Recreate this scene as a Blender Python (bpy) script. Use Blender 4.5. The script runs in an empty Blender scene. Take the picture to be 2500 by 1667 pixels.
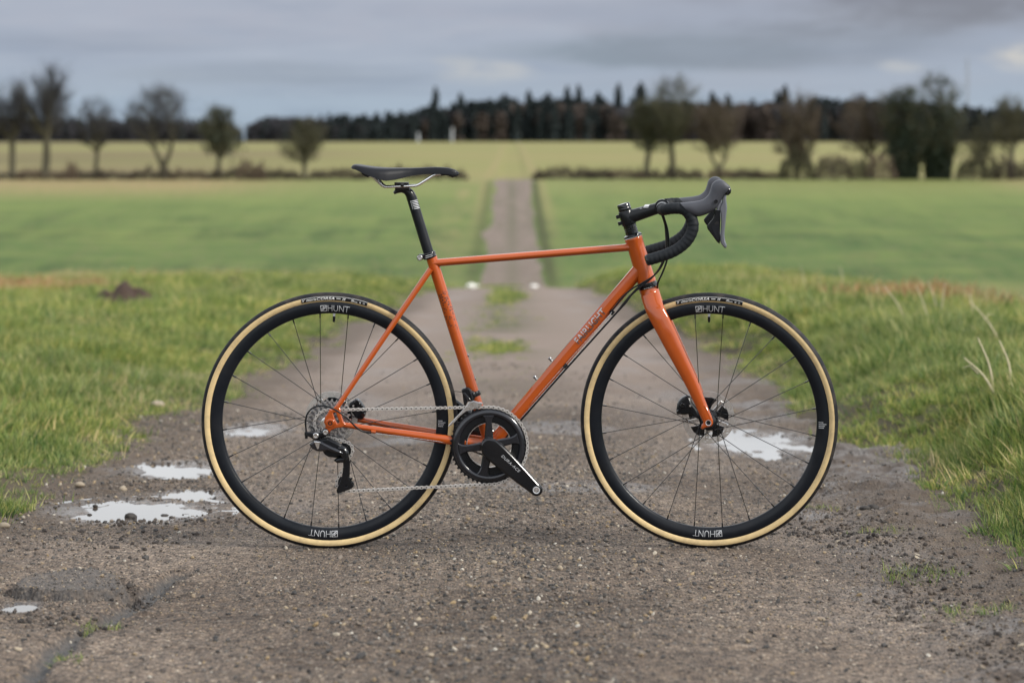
import bpy, math, random
import numpy as np
from mathutils import Vector, Matrix, noise
from mathutils.geometry import tessellate_polygon

random.seed(11)
rng = np.random.default_rng(11)
SC = bpy.context.scene
COL = SC.collection

# ------------------------------------------------------------------ camera
FPX = 4702.0          # focal length in pixels of the 2500 px wide photograph
CAMH = 1.077          # lens height above the contact line of the tyres
HORY = 345.0          # row of the true horizon in the photograph
D0 = 5.1              # distance of the bicycle's middle plane
cd = bpy.data.cameras.new('camera')
cam = bpy.data.objects.new('camera', cd)
COL.objects.link(cam)
cam.location = (0, 0, CAMH)
cam.rotation_euler = (math.radians(90), 0, 0)
cd.sensor_width = 36.0
cd.lens = 36.0 * FPX / 2500.0
cd.shift_y = (HORY - 833.5) / 2500.0
cd.clip_start = 0.1
cd.clip_end = 9000
cd.dof.use_dof = True
cd.dof.focus_distance = 5.07
cd.dof.aperture_fstop = 3.1
SC.camera = cam

# ------------------------------------------------------------------ light
SUN_EL, SUN_AZ = math.radians(36), math.radians(112)     # azimuth measured from +Y towards +X
W = bpy.data.worlds.new('World')
SC.world = W
W.use_nodes = True
wt = W.node_tree
for n in list(wt.nodes):
    wt.nodes.remove(n)


def N(t, typ, **kw):
    n = t.nodes.new(typ)
    for k, v in kw.items():
        setattr(n, k, v)
    return n


def L(t, a, b):
    t.links.new(a, b)


def M_(t, op, a, b=None, c=None, clamp=False):
    n = t.nodes.new('ShaderNodeMath')
    n.operation = op
    n.use_clamp = clamp
    for i, s in enumerate((a, b, c)):
        if s is None:
            continue
        if isinstance(s, (int, float)):
            n.inputs[i].default_value = s
        else:
            t.links.new(s, n.inputs[i])
    return n.outputs[0]


def MIX(t, fac, a, b, blend='MIX'):
    n = t.nodes.new('ShaderNodeMix')
    n.data_type = 'RGBA'
    n.blend_type = blend
    for i, s in ((0, fac), (6, a), (7, b)):
        if isinstance(s, (int, float)):
            n.inputs[i].default_value = s
        elif isinstance(s, (tuple, list)):
            n.inputs[i].default_value = (*s[:3], 1)
        else:
            t.links.new(s, n.inputs[i])
    return n.outputs[2]


def RAMP(t, fac, stops, interp='LINEAR'):
    n = t.nodes.new('ShaderNodeValToRGB')
    n.color_ramp.interpolation = interp
    e = n.color_ramp.elements
    while len(e) < len(stops):
        e.new(0.5)
    for x, (p, c) in zip(e, stops):
        x.position = p
        x.color = (*c, 1) if len(c) == 3 else c
    t.links.new(fac, n.inputs[0])
    return n.outputs[0]


def MR(t, v, a, b, c=0.0, d=1.0, smooth=True):
    n = t.nodes.new('ShaderNodeMapRange')
    n.interpolation_type = 'SMOOTHSTEP' if smooth else 'LINEAR'
    t.links.new(v, n.inputs[0])
    for i, x in enumerate((a, b, c, d)):
        n.inputs[i + 1].default_value = x
    return n.outputs[0]


def NOISE(t, vec, scale, detail=3, rough=0.5, dist=0.0, out=0):
    n = t.nodes.new('ShaderNodeTexNoise')
    n.inputs['Scale'].default_value = scale
    n.inputs['Detail'].default_value = detail
    n.inputs['Roughness'].default_value = rough
    n.inputs['Distortion'].default_value = dist
    if vec is not None:
        t.links.new(vec, n.inputs['Vector'])
    return n.outputs[out]


# overcast sky: a Nishita sky almost wholly covered by a procedural cloud deck
tc = N(wt, 'ShaderNodeTexCoord')
sx = N(wt, 'ShaderNodeSeparateXYZ')
L(wt, tc.outputs['Generated'], sx.inputs[0])
X, Y, Z = sx.outputs
el = M_(wt, 'ARCSINE', Z)
az = M_(wt, 'ARCTAN2', X, Y)
zz = M_(wt, 'ADD', M_(wt, 'MAXIMUM', Z, 0.0), 0.05)
cp = N(wt, 'ShaderNodeCombineXYZ')
L(wt, M_(wt, 'DIVIDE', X, zz), cp.inputs[0])
L(wt, M_(wt, 'DIVIDE', Y, zz), cp.inputs[1])
n1 = NOISE(wt, cp.outputs[0], 0.55, 5, 0.55, 0.25)
n2 = NOISE(wt, cp.outputs[0], 1.7, 6, 0.6, 0.3)
ce = N(wt, 'ShaderNodeCombineXYZ')
L(wt, M_(wt, 'MULTIPLY', az, 9.0), ce.inputs[0])
L(wt, M_(wt, 'MULTIPLY', el, 34.0), ce.inputs[1])
n3 = NOISE(wt, ce.outputs[0], 1.0, 5, 0.55, 0.2)
ce2 = N(wt, 'ShaderNodeCombineXYZ')
L(wt, M_(wt, 'MULTIPLY', az, 24.0), ce2.inputs[0])
L(wt, M_(wt, 'MULTIPLY', el, 75.0), ce2.inputs[1])
n4 = NOISE(wt, ce2.outputs[0], 1.0, 6, .6, .4)
base = RAMP(wt, MR(wt, el, -0.02, 1.2, 0, 1, False), [
    (0.0, (.365, .475, .585)), (0.026, (.380, .470, .575)), (0.050, (.395, .450, .555)),
    (0.075, (.410, .445, .540)), (0.105, (.60, .62, .67)), (0.15, (1.60, 1.64, 1.68)), (0.4, (1.38, 1.43, 1.49)), (1.0, (1.15, 1.21, 1.30))])


def ell(a0, e0, wa, we, soft=0.5, broken=True):
    """soft mask of one cloud, its outline broken up by the cloud noise"""
    a = M_(wt, 'DIVIDE', M_(wt, 'SUBTRACT', az, a0), wa)
    e = M_(wt, 'DIVIDE', M_(wt, 'SUBTRACT', el, e0), we)
    r = M_(wt, 'SQRT', M_(wt, 'ADD', M_(wt, 'MULTIPLY', a, a), M_(wt, 'MULTIPLY', e, e)))
    r = M_(wt, 'ADD', r, M_(wt, 'MULTIPLY', M_(wt, 'SUBTRACT', n3, 0.5), 2.6))
    m = MR(wt, r, 1.0 + soft, 1.0 - soft, 0, 1)
    return M_(wt, 'MULTIPLY', m, MR(wt, n4, .36, .62, .15, 1) if broken else MR(wt, n4, .30, .62, .70, 1))


def az_el(px, py):
    return (px - 1250) / FPX, (345 - py) / FPX


col = base
col = MIX(wt, MR(wt, n1, 0.44, 0.72, 0, 0.36), col, (.62, .66, .74), 'MULTIPLY')
col = MIX(wt, MR(wt, n2, 0.48, 0.70, 0, 0.45), col, (1.12, 1.10, 1.06), 'MULTIPLY')
col = MIX(wt, MR(wt, n3, .50, .72, 0, .55), col, (.76, .80, .85), 'MULTIPLY')
col = MIX(wt, MR(wt, n3, .46, .30, 0, .55), col, (1.13, 1.11, 1.08), 'MULTIPLY')
for px, py, wx, wy, f, c in [
        (1560, 130, 360, 34, .75, (.225, .280, .345)), (1980, 110, 480, 55, .7, (.265, .300, .370)), (2330, 10, 480, 75, .85, (.205, .212, .255)),
        (1680, 30, 300, 40, .35, (.30, .33, .42)), (640, 185, 330, 26, .4, (.27, .315, .385)), (180, 110, 300, 26, .3, (.29, .32, .40)),
        (1205, 175, 110, 26, .75, (.56, .57, .58)), (2470, 140, 90, 34, .95, (.68, .65, .60)), (2190, 165, 50, 16, .7, (.52, .54, .57)), (1120, 150, 60, 12, .5, (.50, .52, .55)),
        (700, 60, 700, 40, .3, (.46, .46, .54)), (520, 255, 600, 22, .4, (.40, .50, .62)), (1900, 205, 500, 22, .45, (.40, .44, .53))]:
    a0, e0 = az_el(px, py)
    col = MIX(wt, M_(wt, 'MULTIPLY', ell(a0, e0, wx / FPX, wy / FPX, .5, c[0] > .45), f), col, c)
sky = N(wt, 'ShaderNodeTexSky', sky_type='NISHITA')
sky.sun_disc = False
sky.sun_elevation = SUN_EL
sky.sun_rotation = SUN_AZ
cl10 = N(wt, 'ShaderNodeVectorMath', operation='SCALE')
L(wt, col, cl10.inputs[0])
cl10.inputs[3].default_value = 10.0
mixs = MIX(wt, 0.93, sky.outputs[0], cl10.outputs[0])
bg = N(wt, 'ShaderNodeBackground')
bg.inputs[1].default_value = 0.1
L(wt, mixs, bg.inputs[0])
wo = N(wt, 'ShaderNodeOutputWorld')
L(wt, bg.outputs[0], wo.inputs[0])

sd = bpy.data.lights.new('sun', 'SUN')
sd.energy = 3.7
sd.angle = math.radians(10)
sd.color = (1.0, .95, .86)
sun = bpy.data.objects.new('sun', sd)
COL.objects.link(sun)
sdir = Vector((math.sin(SUN_AZ) * math.cos(SUN_EL), math.cos(SUN_AZ) * math.cos(SUN_EL), math.sin(SUN_EL)))
sun.rotation_euler = sdir.to_track_quat('Z', 'Y').to_euler()
sun.location = sdir * 30

SC.view_settings.view_transform = 'Standard'
SC.view_settings.look = 'None'
SC.view_settings.exposure = 0.0
SC.view_settings.gamma = 1.0
SC.view_settings.use_curve_mapping = False
SC.cycles.use_denoising = True
SC.cycles.max_bounces = 6
SC.cycles.diffuse_bounces = 2
SC.cycles.glossy_bounces = 3
SC.cycles.transmission_bounces = 2
SC.cycles.caustics_reflective = False
SC.cycles.caustics_refractive = False


# ------------------------------------------------------------------ materials
def mat(name, base=(.5, .5, .5), rough=.5, metal=0., coat=0., var=0., vscale=30., bump=0., bscale=200., spec=.5, coat_rough=.05, rvar=0.):
    m = bpy.data.materials.new(name)
    m.use_nodes = True
    t = m.node_tree
    b = t.nodes['Principled BSDF']
    b.inputs['Base Color'].default_value = (*base, 1)
    b.inputs['Roughness'].default_value = rough
    b.inputs['Metallic'].default_value = metal
    b.inputs['Coat Weight'].default_value = coat
    b.inputs['Coat Roughness'].default_value = coat_rough
    b.inputs['Specular IOR Level'].default_value = spec
    if var or bump or rvar:
        g = N(t, 'ShaderNodeNewGeometry')
        if var or rvar:
            nz = NOISE(t, g.outputs['Position'], vscale, 4, .6)
            if var:
                L(t, MIX(t, nz, tuple(max(0, c * (1 - var)) for c in base), tuple(c * (1 + var) for c in base)), b.inputs['Base Color'])
            if rvar:
                L(t, MR(t, nz, .3, .7, max(.02, rough - rvar), rough + rvar), b.inputs['Roughness'])
        if bump:
            bn = N(t, 'ShaderNodeBump')
            bn.inputs['Strength'].default_value = bump
            bn.inputs['Distance'].default_value = .002
            L(t, NOISE(t, g.outputs['Position'], bscale, 4, .6), bn.inputs['Height'])
            L(t, bn.outputs[0], b.inputs['Normal'])
    return m


# ------------------------------------------------------------------ mesh building
def catmull(pts, n):
    P_ = [Vector(p) for p in pts]
    P_ = [P_[0] * 2 - P_[1]] + P_ + [P_[-1] * 2 - P_[-2]]
    out = []
    for i in range(1, len(P_) - 2):
        a, b, c, d = P_[i - 1:i + 3]
        for k in range(n):
            s = k / n
            out.append(.5 * ((2 * b) + (c - a) * s + (2 * a - 5 * b + 4 * c - d) * s * s + (3 * b - a - 3 * c + d) * s ** 3))
    out.append(P_[-2])
    return out


def resample(pts, step):
    out = [pts[0].copy()]
    acc = 0.
    for a, b in zip(pts[:-1], pts[1:]):
        d = (b - a).length
        while acc + d >= step and d > 1e-9:
            f = (step - acc) / d
            a = a.lerp(b, f)
            out.append(a.copy())
            d = (b - a).length
            acc = 0.
        acc += d
    out.append(pts[-1].copy())
    return out


class MB:
    def __init__(s):
        s.v, s.f, s.m = [], [], []

    def add(s, vs, fs, m=0):
        o = len(s.v)
        s.v.extend([tuple(v) for v in vs])
        s.f.extend([tuple(i + o for i in f) for f in fs])
        s.m.extend([m] * len(fs))
        return s

    def loft(s, secs, m=0, closed=True, cap=True, loop=False):
        n = len(secs[0])
        vs = [p for q in secs for p in q]
        fs = []
        R = len(secs)
        for i in range(R if loop else R - 1):
            j = (i + 1) % R
            for k in range(n if closed else n - 1):
                l = (k + 1) % n
                fs.append((i * n + k, i * n + l, j * n + l, j * n + k))
        if cap and not loop and closed:
            fs.append(tuple(reversed(range(n))))
            fs.append(tuple((R - 1) * n + k for k in range(n)))
        return s.add(vs, fs, m)

    def tube(s, pts, r, n=12, m=0, cap=True, ry=None, up=None, ang=0.):
        """r: number or list; ry: second half-axis (along `side` = up x tangent)"""
        pts = [Vector(p) for p in pts]
        K = len(pts)
        rs = r if isinstance(r, (list, tuple)) else [r] * K
        rys = rs if ry is None else (ry if isinstance(ry, (list, tuple)) else [ry] * K)
        secs = []
        u = None
        for i, p in enumerate(pts):
            t = (pts[min(i + 1, K - 1)] - pts[max(i - 1, 0)]).normalized()
            if up is not None:
                u = Vector(up)
                u = (u - t * u.dot(t)).normalized()
            elif u is None:
                q = Vector((0, 1, 0)) if abs(t.y) < .9 else Vector((1, 0, 0))
                u = (q - t * q.dot(t)).normalized()
            else:
                u = (u - t * u.dot(t)).normalized()
            w = t.cross(u)
            secs.append([p + u * (rs[i] * math.cos(2 * math.pi * k / n + ang)) + w * (rys[i] * math.sin(2 * math.pi * k / n + ang)) for k in range(n)])
        return s.loft(secs, m, True, cap)

    def lathe(s, c, axis, prof, n=32, m=0, closed=False):
        """prof: (radius, height along axis)"""
        c = Vector(c)
        a = Vector(axis).normalized()
        q = Vector((0, 0, 1)) if abs(a.z) < .9 else Vector((1, 0, 0))
        u = (q - a * q.dot(a)).normalized()
        w = a.cross(u)
        secs = []
        for r, h in prof:
            secs.append([c + a * h + (u * math.cos(2 * math.pi * k / n) + w * math.sin(2 * math.pi * k / n)) * r for k in range(n)])
        return s.loft(secs, m, True, not closed, loop=closed)

    def prism(s, poly, y0, y1, bevel=0., holes=(), m=0, mside=None):
        """poly: list of (x, z); front face at y0 (towards the camera), back at y1"""
        def area(p):
            return sum(p[i][0] * p[(i + 1) % len(p)][1] - p[(i + 1) % len(p)][0] * p[i][1] for i in range(len(p))) / 2

        def inset(p, b):
            out = []
            k = len(p)
            for i in range(k):
                a, c, d = Vector(p[i - 1]), Vector(p[i]), Vector(p[(i + 1) % k])
                e1, e2 = (c - a), (d - c)
                n1_ = Vector((-e1.y, e1.x)).normalized() if e1.length > 1e-9 else Vector((0, 0))
                n2_ = Vector((-e2.y, e2.x)).normalized() if e2.length > 1e-9 else n1_
                v = n1_ + n2_
                l = v.length
                if l < 1e-6:
                    out.append(tuple(c))
                    continue
                v /= l
                out.append(tuple(c + v * min(b / max(v.dot(n1_), .35), b * 2)))
            return out
        mside = m if mside is None else mside
        loops = []
        P0 = list(poly) if area(poly) > 0 else list(reversed(poly))
        loops.append((P0, bevel))
        for h in holes:
            H = list(h) if area(h) < 0 else list(reversed(h))
            loops.append((H, bevel))
        fl, bl = [], []
        for p, b in loops:
            ins = inset(p, b) if b else p
            k = len(p)
            rows = [[(x, y0, z) for x, z in ins]]
            if b:
                rows.append([(x, y0 + b * .45, z) for x, z in [tuple(Vector(p[i]).lerp(Vector(ins[i]), .3)) for i in range(k)]])
                rows.append([(x, y0 + b, z) for x, z in p])
                rows.append([(x, y1 - b, z) for x, z in p])
                rows.append([(x, y1, z) for x, z in ins])
            else:
                rows.append([(x, y1, z) for x, z in p])
            vs = [v for r in rows for v in r]
            fs = []
            for i in range(len(rows) - 1):
                for j in range(k):
                    l = (j + 1) % k
                    fs.append((i * k + j, i * k + l, (i + 1) * k + l, (i + 1) * k + j))
            s.add(vs, fs, mside)
            fl.append([Vector((x, z, 0)) for x, z in ins])
        tri = tessellate_polygon(fl)
        flat = [v for l_ in fl for v in l_]
        for y, rev in ((y0, False), (y1, True)):
            ts = []
            for a, b, c in tri:
                A, B, C = flat[a], flat[b], flat[c]
                ccw = (B.x - A.x) * (C.y - A.y) - (C.x - A.x) * (B.y - A.y) > 0
                t3 = (a, b, c) if ccw != rev else (a, c, b)
                ts.append(t3)
            s.add([(v.x, y, v.y) for v in flat], ts, m)
        return s

    def box(s, c, half, m=0, R=None):
        c = Vector(c)
        vs = []
        for i in (-1, 1):
            for j in (-1, 1):
                for k in (-1, 1):
                    v = Vector((i * half[0], j * half[1], k * half[2]))
                    vs.append(c + (R @ v if R else v))
        return s.add(vs, [(0, 1, 3, 2), (4, 6, 7, 5), (0, 4, 5, 1), (2, 3, 7, 6), (0, 2, 6, 4), (1, 5, 7, 3)], m)

    def ball(s, c, r, n=10, m=0, sc=(1, 1, 1)):
        secs = []
        for i in range(1, n):
            th = math.pi * i / n
            secs.append([Vector(c) + Vector((r * sc[0] * math.sin(th) * math.cos(2 * math.pi * k / (2 * n)), r * sc[1] * math.sin(th) * math.sin(2 * math.pi * k / (2 * n)), r * sc[2] * math.cos(th))) for k in range(2 * n)])
        return s.loft(secs, m)

    def xform(s, Mx):
        s.v = [tuple(Mx @ Vector(v)) for v in s.v]
        return s


WORLD = {}


def put(o, parent=None, pos=(0, 0, 0)):
    """link o so that its origin stands at world position pos"""
    pos = Vector(pos)
    COL.objects.link(o)
    WORLD[o.name] = pos
    if parent is not None:
        o.parent = parent
        o.location = pos - WORLD[parent.name]
    else:
        o.location = pos
    return o


def build(mb, name, mats, parent=None, label=None, smooth=35, origin=None, attrs=None, xf=None, **props):
    if xf is not None:
        mb.xform(xf)
    V = np.array(mb.v, dtype=np.float64).reshape(-1, 3)
    if origin is None:
        origin = (V.min(0) + V.max(0)) / 2
        if parent is None:
            origin[2] = V[:, 2].min()
    V = V - np.array(origin)
    me = bpy.data.meshes.new(name)
    me.from_pydata(V.tolist(), [], mb.f)
    if not isinstance(mats, (list, tuple)):
        mats = [mats]
    for m in mats:
        me.materials.append(m)
    if any(mb.m):
        me.polygons.foreach_set('material_index', np.array(mb.m, dtype=np.int32))
    if smooth:
        me.polygons.foreach_set('use_smooth', np.ones(len(me.polygons), dtype=bool))
        if smooth < 180:
            me.set_sharp_from_angle(angle=math.radians(smooth))
    for k, arr in (attrs or {}).items():
        a = me.attributes.new(k, 'FLOAT', 'POINT')
        a.data.foreach_set('value', np.asarray(arr, dtype=np.float32))
    me.update()
    o = bpy.data.objects.new(name, me)
    put(o, parent, origin)
    if label:
        o['label'] = label
    for k, v in props.items():
        o[k] = v
    return o


def empty(name, pos, parent=None, label=None, **props):
    o = bpy.data.objects.new(name, None)
    o.empty_display_size = .1
    put(o, parent, pos)
    if label:
        o['label'] = label
    for k, v in props.items():
        o[k] = v
    return o


def P(px, py, y=0.):
    """point of the photograph at y metres behind the bicycle's middle plane"""
    d = D0 + y
    return Vector(((px - 1250) * d / FPX, d, CAMH - (py - HORY) * d / FPX))


def at_depth(px, py, d):
    return Vector(((px - 1250) * d / FPX, d, CAMH - (py - HORY) * d / FPX))
# ------------------------------------------------------------------ terrain
_kd = np.array([-40, 0, 2, 5.1, 12, 20, 26, 30, 34, 38, 44, 55, 66, 76, 85, 110, 151, 160, 200, 260, 350, 500, 700, 900, 1200, 6000.])
_kz = np.array([1.8, .24, .146, 0, -.325, -.70, -.98, -1.19, -1.50, -2.0, -2.95, -4.75, -5.45, -5.35, -4.98, -4.05, -2.06, -2.03, -2.1, -1.95, -1.0, -.1, .3, .75, 1.0, .6])
_fd = np.concatenate([np.arange(-40, 60, .1), np.arange(60, 1000, .5), np.arange(1000, 6000, 20)])
_fz = np.interp(_fd, _kd, _kz)


def _smooth(z, d):
    out = z.copy()
    for i, x in enumerate(d):
        w = .8 if x < 24 else (2.2 if x < 60 else (6 if x < 140 else (3 if x < 165 else 25)))
        a, b = np.searchsorted(d, (x - w, x + w))
        out[i] = z[max(a, 0):max(b, a + 1)].mean()
    return out


_fz = _smooth(_smooth(_fz, _fd), _fd)


def base_z(d):
    return np.interp(d, _fd, _fz)


def vnoise(x, y, s, seed=0.):
    """smooth value noise on arrays, in -1..1"""
    x = np.asarray(x) * s + seed * 17.3
    y = np.asarray(y) * s - seed * 9.7
    xi, yi = np.floor(x).astype(np.int64), np.floor(y).astype(np.int64)
    fx, fy = x - xi, y - yi
    fx, fy = fx * fx * (3 - 2 * fx), fy * fy * (3 - 2 * fy)

    def h(a, b):
        v = (a * 374761393 + b * 668265263 + int(seed * 101)) & 0x7fffffff
        v = ((v ^ (v >> 13)) * 1274126177) & 0x7fffffff
        v = v ^ (v >> 16)
        return (v & 0xffff) / 32767.5 - 1
    return (h(xi, yi) * (1 - fx) + h(xi + 1, yi) * fx) * (1 - fy) + (h(xi, yi + 1) * (1 - fx) + h(xi + 1, yi + 1) * fx) * fy


def fbm(x, y, s, o=4, seed=0.):
    r, a, n = 0., 1., 0.
    for i in range(o):
        r = r + a * vnoise(x, y, s * 2 ** i, seed + i * 3.1)
        n += a
        a *= .55
    return r / n


def sstep(a, b, x):
    t = np.clip((np.asarray(x) - a) / (b - a), 0, 1)
    return t * t * (3 - 2 * t)


def edge_l(d):
    return np.interp(d, [0, 6, 9, 17, 24, 32, 60, 160], [-1.66, -1.54, -1.47, -1.36, -1.22, -.98, -1.25, -1.22])


def edge_r(d):
    return np.interp(d, [0, 4.9, 8, 14, 20, 32, 60, 160], [1.24, 1.33, 1.39, 1.40, 1.36, 1.10, 1.22, 1.42])


def bank(x, d):
    """height of the verge above the road plane; below zero under the road"""
    n = .10 * vnoise(x, d, 1.1, 1) + .06 * vnoise(x, d, 3.1, 2) + (.30 * vnoise(np.sign(x) * 3, d, .11, 4) + .18 * vnoise(np.sign(x) * 3, d, .31, 7)) * sstep(45, 70, d)
    l = edge_l(d) - x + n
    r = x - edge_r(d) + n
    near = 1 - .75 * sstep(34, 60, d)
    nr2 = 1 - sstep(34, 60, d)
    hl = -.10 * (1 - sstep(-.22, .0, l)) + (.03 + .13 * sstep(0, 1.6, l)) * sstep(-.1, .5, l) * near
    hr = -.10 * (1 - sstep(-.22, .0, r)) + (.05 + .20 * sstep(0, .8, r)) * sstep(-.1, .35, r) * near
    hr = hr - nr2 * .16 * np.maximum(0, r - 2.25)
    hl = hl - nr2 * .010 * np.maximum(0, l - 3.0)
    h = np.where(x < 0, hl, hr)
    lump = (.035 * vnoise(x, d, 2.3, 5) + .02 * vnoise(x, d, 5.5, 6)) * sstep(.15, .8, np.where(x < 0, l, r)) * nr2
    return h + lump


def ground_z(x, d):
    far = .35 * vnoise(x, d, .02, 9) * sstep(60, 140, np.abs(x)) * (1 - sstep(300, 600, d))
    return base_z(d) + bank(x, d) + far


def depth_of(px, py, zoff=0., lo=2., hi=33.):
    """distance at which the sight line of a pixel meets the near road plane"""
    ds = np.linspace(lo, hi, 6000)
    rows = HORY + FPX * (CAMH - base_z(ds) - zoff) / ds
    return float(np.interp(-py, -rows, ds))


def ground_at(px, py):
    d = depth_of(px, py)
    return (px - 1250) * d / FPX, d


# puddles: (centre px, py), half widths in pixels of the photo -> basin ellipse on the ground
PUDDLES = []
for (px, py, wx, wy) in [
        (325, 1243, 162, 19), (425, 1145, 104, 12), (470, 1203, 62, 7), (618, 1048, 74, 10), (52, 1477, 36, 8),
        (1868, 1081, 118, 17),
        (1302, 673, 11, 7), (1148, 687, 11, 7), (1253, 676, 14, 6)]:
    x, d = ground_at(px, py)
    d1, d2 = depth_of(px, py + wy), depth_of(px, py - wy)
    PUDDLES.append((x, (d1 + d2) / 2, wx * d / FPX, (d2 - d1) / 2, float(base_z((d1 + d2) / 2)) - .008))


def road_z(x, d, masks=False):
    z = base_z(d) + .004
    near = 1 - sstep(28, 40, d)
    z = z + near * (.012 * fbm(x, d, .9, 3, 21) + .006 * fbm(x, d, 3.5, 3, 22))
    rut = np.exp(-((np.abs(x - .05) - .78) / .33) ** 2)
    z = z - near * .022 * rut + near * .012 * np.exp(-(x / .4) ** 2)
    side = sstep(.9, 1.35, np.where(x < 0, x / edge_l(d), x / edge_r(d)) * 1.2)
    z = z + near * side * (.018 * fbm(x, d, 2.6, 4, 31) + .008 * fbm(x, d, 9, 3, 32))
    flat = np.exp(-((d - 5.1) / .35) ** 2) * (1 - sstep(1.1, 1.3, np.abs(x)))
    z = z * (1 - flat) + flat * (base_z(d) + .0012)
    grit = .0035 * vnoise(x, d, 38, 41) + .0022 * vnoise(x, d, 71, 42) + .004 * np.maximum(0, vnoise(x, d, 24, 43))
    z = z + grit * (1 - sstep(8, 14, d)) * (1 - .75 * flat)
    tar = np.zeros_like(x)
    # broken tarmac plate, bottom left
    cx, cdp = ground_at(178, 1430)
    q = np.sqrt(((x - cx) / .118) ** 2 + ((d - cdp) / .15) ** 2) + .30 * vnoise(x, d, 9, 51) + .12 * vnoise(x, d, 26, 52)
    plate = 1 - sstep(.92, 1.02, q)
    moat = np.exp(-((q - 1.1) / .10) ** 2) * (cdp > d) + .45 * np.exp(-((q - 1.1) / .10) ** 2)
    z = z + .020 * plate - .034 * np.clip(moat, 0, 1)
    tar = np.maximum(tar, plate * .62)
    tar = np.maximum(tar, np.clip(moat, 0, 1) * .9)  # shadow round the plate's edge painted dark, strongest on the near side
    # crack running out of the bottom left corner
    pts = [ground_at(*p) for p in ((430, 1388), (330, 1455), (215, 1512), (130, 1570), (60, 1660))]
    dist = np.full_like(x, 9.)
    for (xa, da), (xb, db) in zip(pts[:-1], pts[1:]):
        vx, vd = xb - xa, db - da
        t = np.clip(((x - xa) * vx + (d - da) * vd) / (vx * vx + vd * vd), 0, 1)
        dist = np.minimum(dist, np.hypot(x - xa - t * vx, d - da - t * vd))
    w = .030 + .014 * vnoise(x, d, 7, 61)
    crack = 1 - sstep(.3, 1.3, dist / w + .5 * vnoise(x, d, 30, 62))
    z = z - .022 * crack
    tar = np.maximum(tar, crack)
    wet = np.zeros_like(x)
    pud = np.zeros_like(x)
    for i, (cx, cd_, hx, hd, zw) in enumerate(PUDDLES):
        sel = (np.abs(x - cx) < hx * 2.6) & (np.abs(d - cd_) < hd * 2.6)
        if not sel.any():
            continue
        xs, ds_ = x[sel], d[sel]
        q = np.sqrt(((xs - cx) / hx) ** 2 + ((ds_ - cd_) / hd) ** 2)
        q = q + .19 * vnoise(xs, ds_ * .6, 1.3 / hx * .9, 70 + i) + .10 * vnoise(xs, ds_ * .8, 3.6 / hx, 90 + i) + .03 * vnoise(xs, ds_, 40, 95)
        b = 1 - sstep(1.1, 2.3, q)
        zz_ = zw + .010 * np.clip(q - 1, -1, 1.2) + grit[sel] * .8
        z[sel] = z[sel] * (1 - b) + zz_ * b
        wet[sel] = np.maximum(wet[sel], 1 - sstep(.95, 1.9, q))
        pud[sel] = np.maximum(pud[sel], 1 - sstep(.95, 1.0, q))
    # wet sheens without standing water
    for (px, py, wx, wy) in [(1370, 1054, 170, 14), (1010, 1078, 130, 10), (2045, 1158, 60, 11), (1990, 1245, 90, 16), (2110, 1230, 110, 12), (500, 1215, 70, 16), (2420, 1520, 90, 20), (2250, 1385, 70, 12), (1800, 990, 120, 10), (1400, 1200, 240, 14)]:
        cx, cd_ = ground_at(px, py)
        d1, d2 = depth_of(px, py + wy), depth_of(px, py - wy)
        q = np.hypot((x - cx) / (wx * cd_ / FPX), (d - cd_) / ((d2 - d1) / 2)) + .5 * vnoise(x, d, 3, 97) + .25 * vnoise(x, d, 11, 98)
        wet = np.maximum(wet, .8 * (1 - sstep(.5, 1.3, q)))
    wet = np.maximum(wet, (1 - sstep(26, 36, d)) * .55 * rut * sstep(-.1, .45, fbm(x, d * .5, 1.5, 3, 118)))
    # wet mud along the right edge
    r = x - edge_r(d)
    mud = sstep(-.62, -.3, r + .22 * vnoise(x, d, 2.2, 81)) * (1 - sstep(9, 14, d)) * sstep(-.35, .3, fbm(x, d, 1.7, 3, 82) + .25)
    l = edge_l(d) - x
    mudl = sstep(-.55, -.25, l + .2 * vnoise(x, d, 2.2, 83)) * (1 - sstep(14, 20, d))
    z = z + np.maximum(mud, mudl * .5) * (.028 * fbm(x, d, 10, 4, 84) * (1 - sstep(9, 14, d)))
    if masks:
        return z, tar, wet, mud, mudl
    return z


def grid(xs, ds):
    gx, gd = np.meshgrid(xs, ds)
    nx, nd = len(xs), len(ds)
    i = np.arange(nx * nd).reshape(nd, nx)
    f = np.stack([i[:-1, :-1], i[:-1, 1:], i[1:, 1:], i[1:, :-1]], -1).reshape(-1, 4)
    return gx.ravel(), gd.ravel(), f


def sheet(name, x, d, z, f, m, attrs, **props):
    me = bpy.data.meshes.new(name)
    me.vertices.add(len(x))
    me.vertices.foreach_set('co', np.stack([x, d, z], -1).astype(np.float32).ravel())
    me.loops.add(f.size)
    me.loops.foreach_set('vertex_index', f.astype(np.int32).ravel())
    me.polygons.add(len(f))
    me.polygons.foreach_set('loop_start', np.arange(0, f.size, 4, dtype=np.int32))
    me.polygons.foreach_set('loop_total', np.full(len(f), 4, dtype=np.int32))
    me.polygons.foreach_set('use_smooth', np.ones(len(f), dtype=bool))
    me.update(calc_edges=True)
    me.validate()
    me.materials.append(m)
    for k, a in attrs.items():
        at = me.attributes.new(k, 'FLOAT', 'POINT')
        at.data.foreach_set('value', np.asarray(a, dtype=np.float32))
    o = bpy.data.objects.new(name, me)
    put(o)
    for k, v in props.items():
        o[k] = v
    return o


def ATTR(t, name):
    n = N(t, 'ShaderNodeAttribute')
    n.attribute_name = name
    return n.outputs['Fac']


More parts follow.
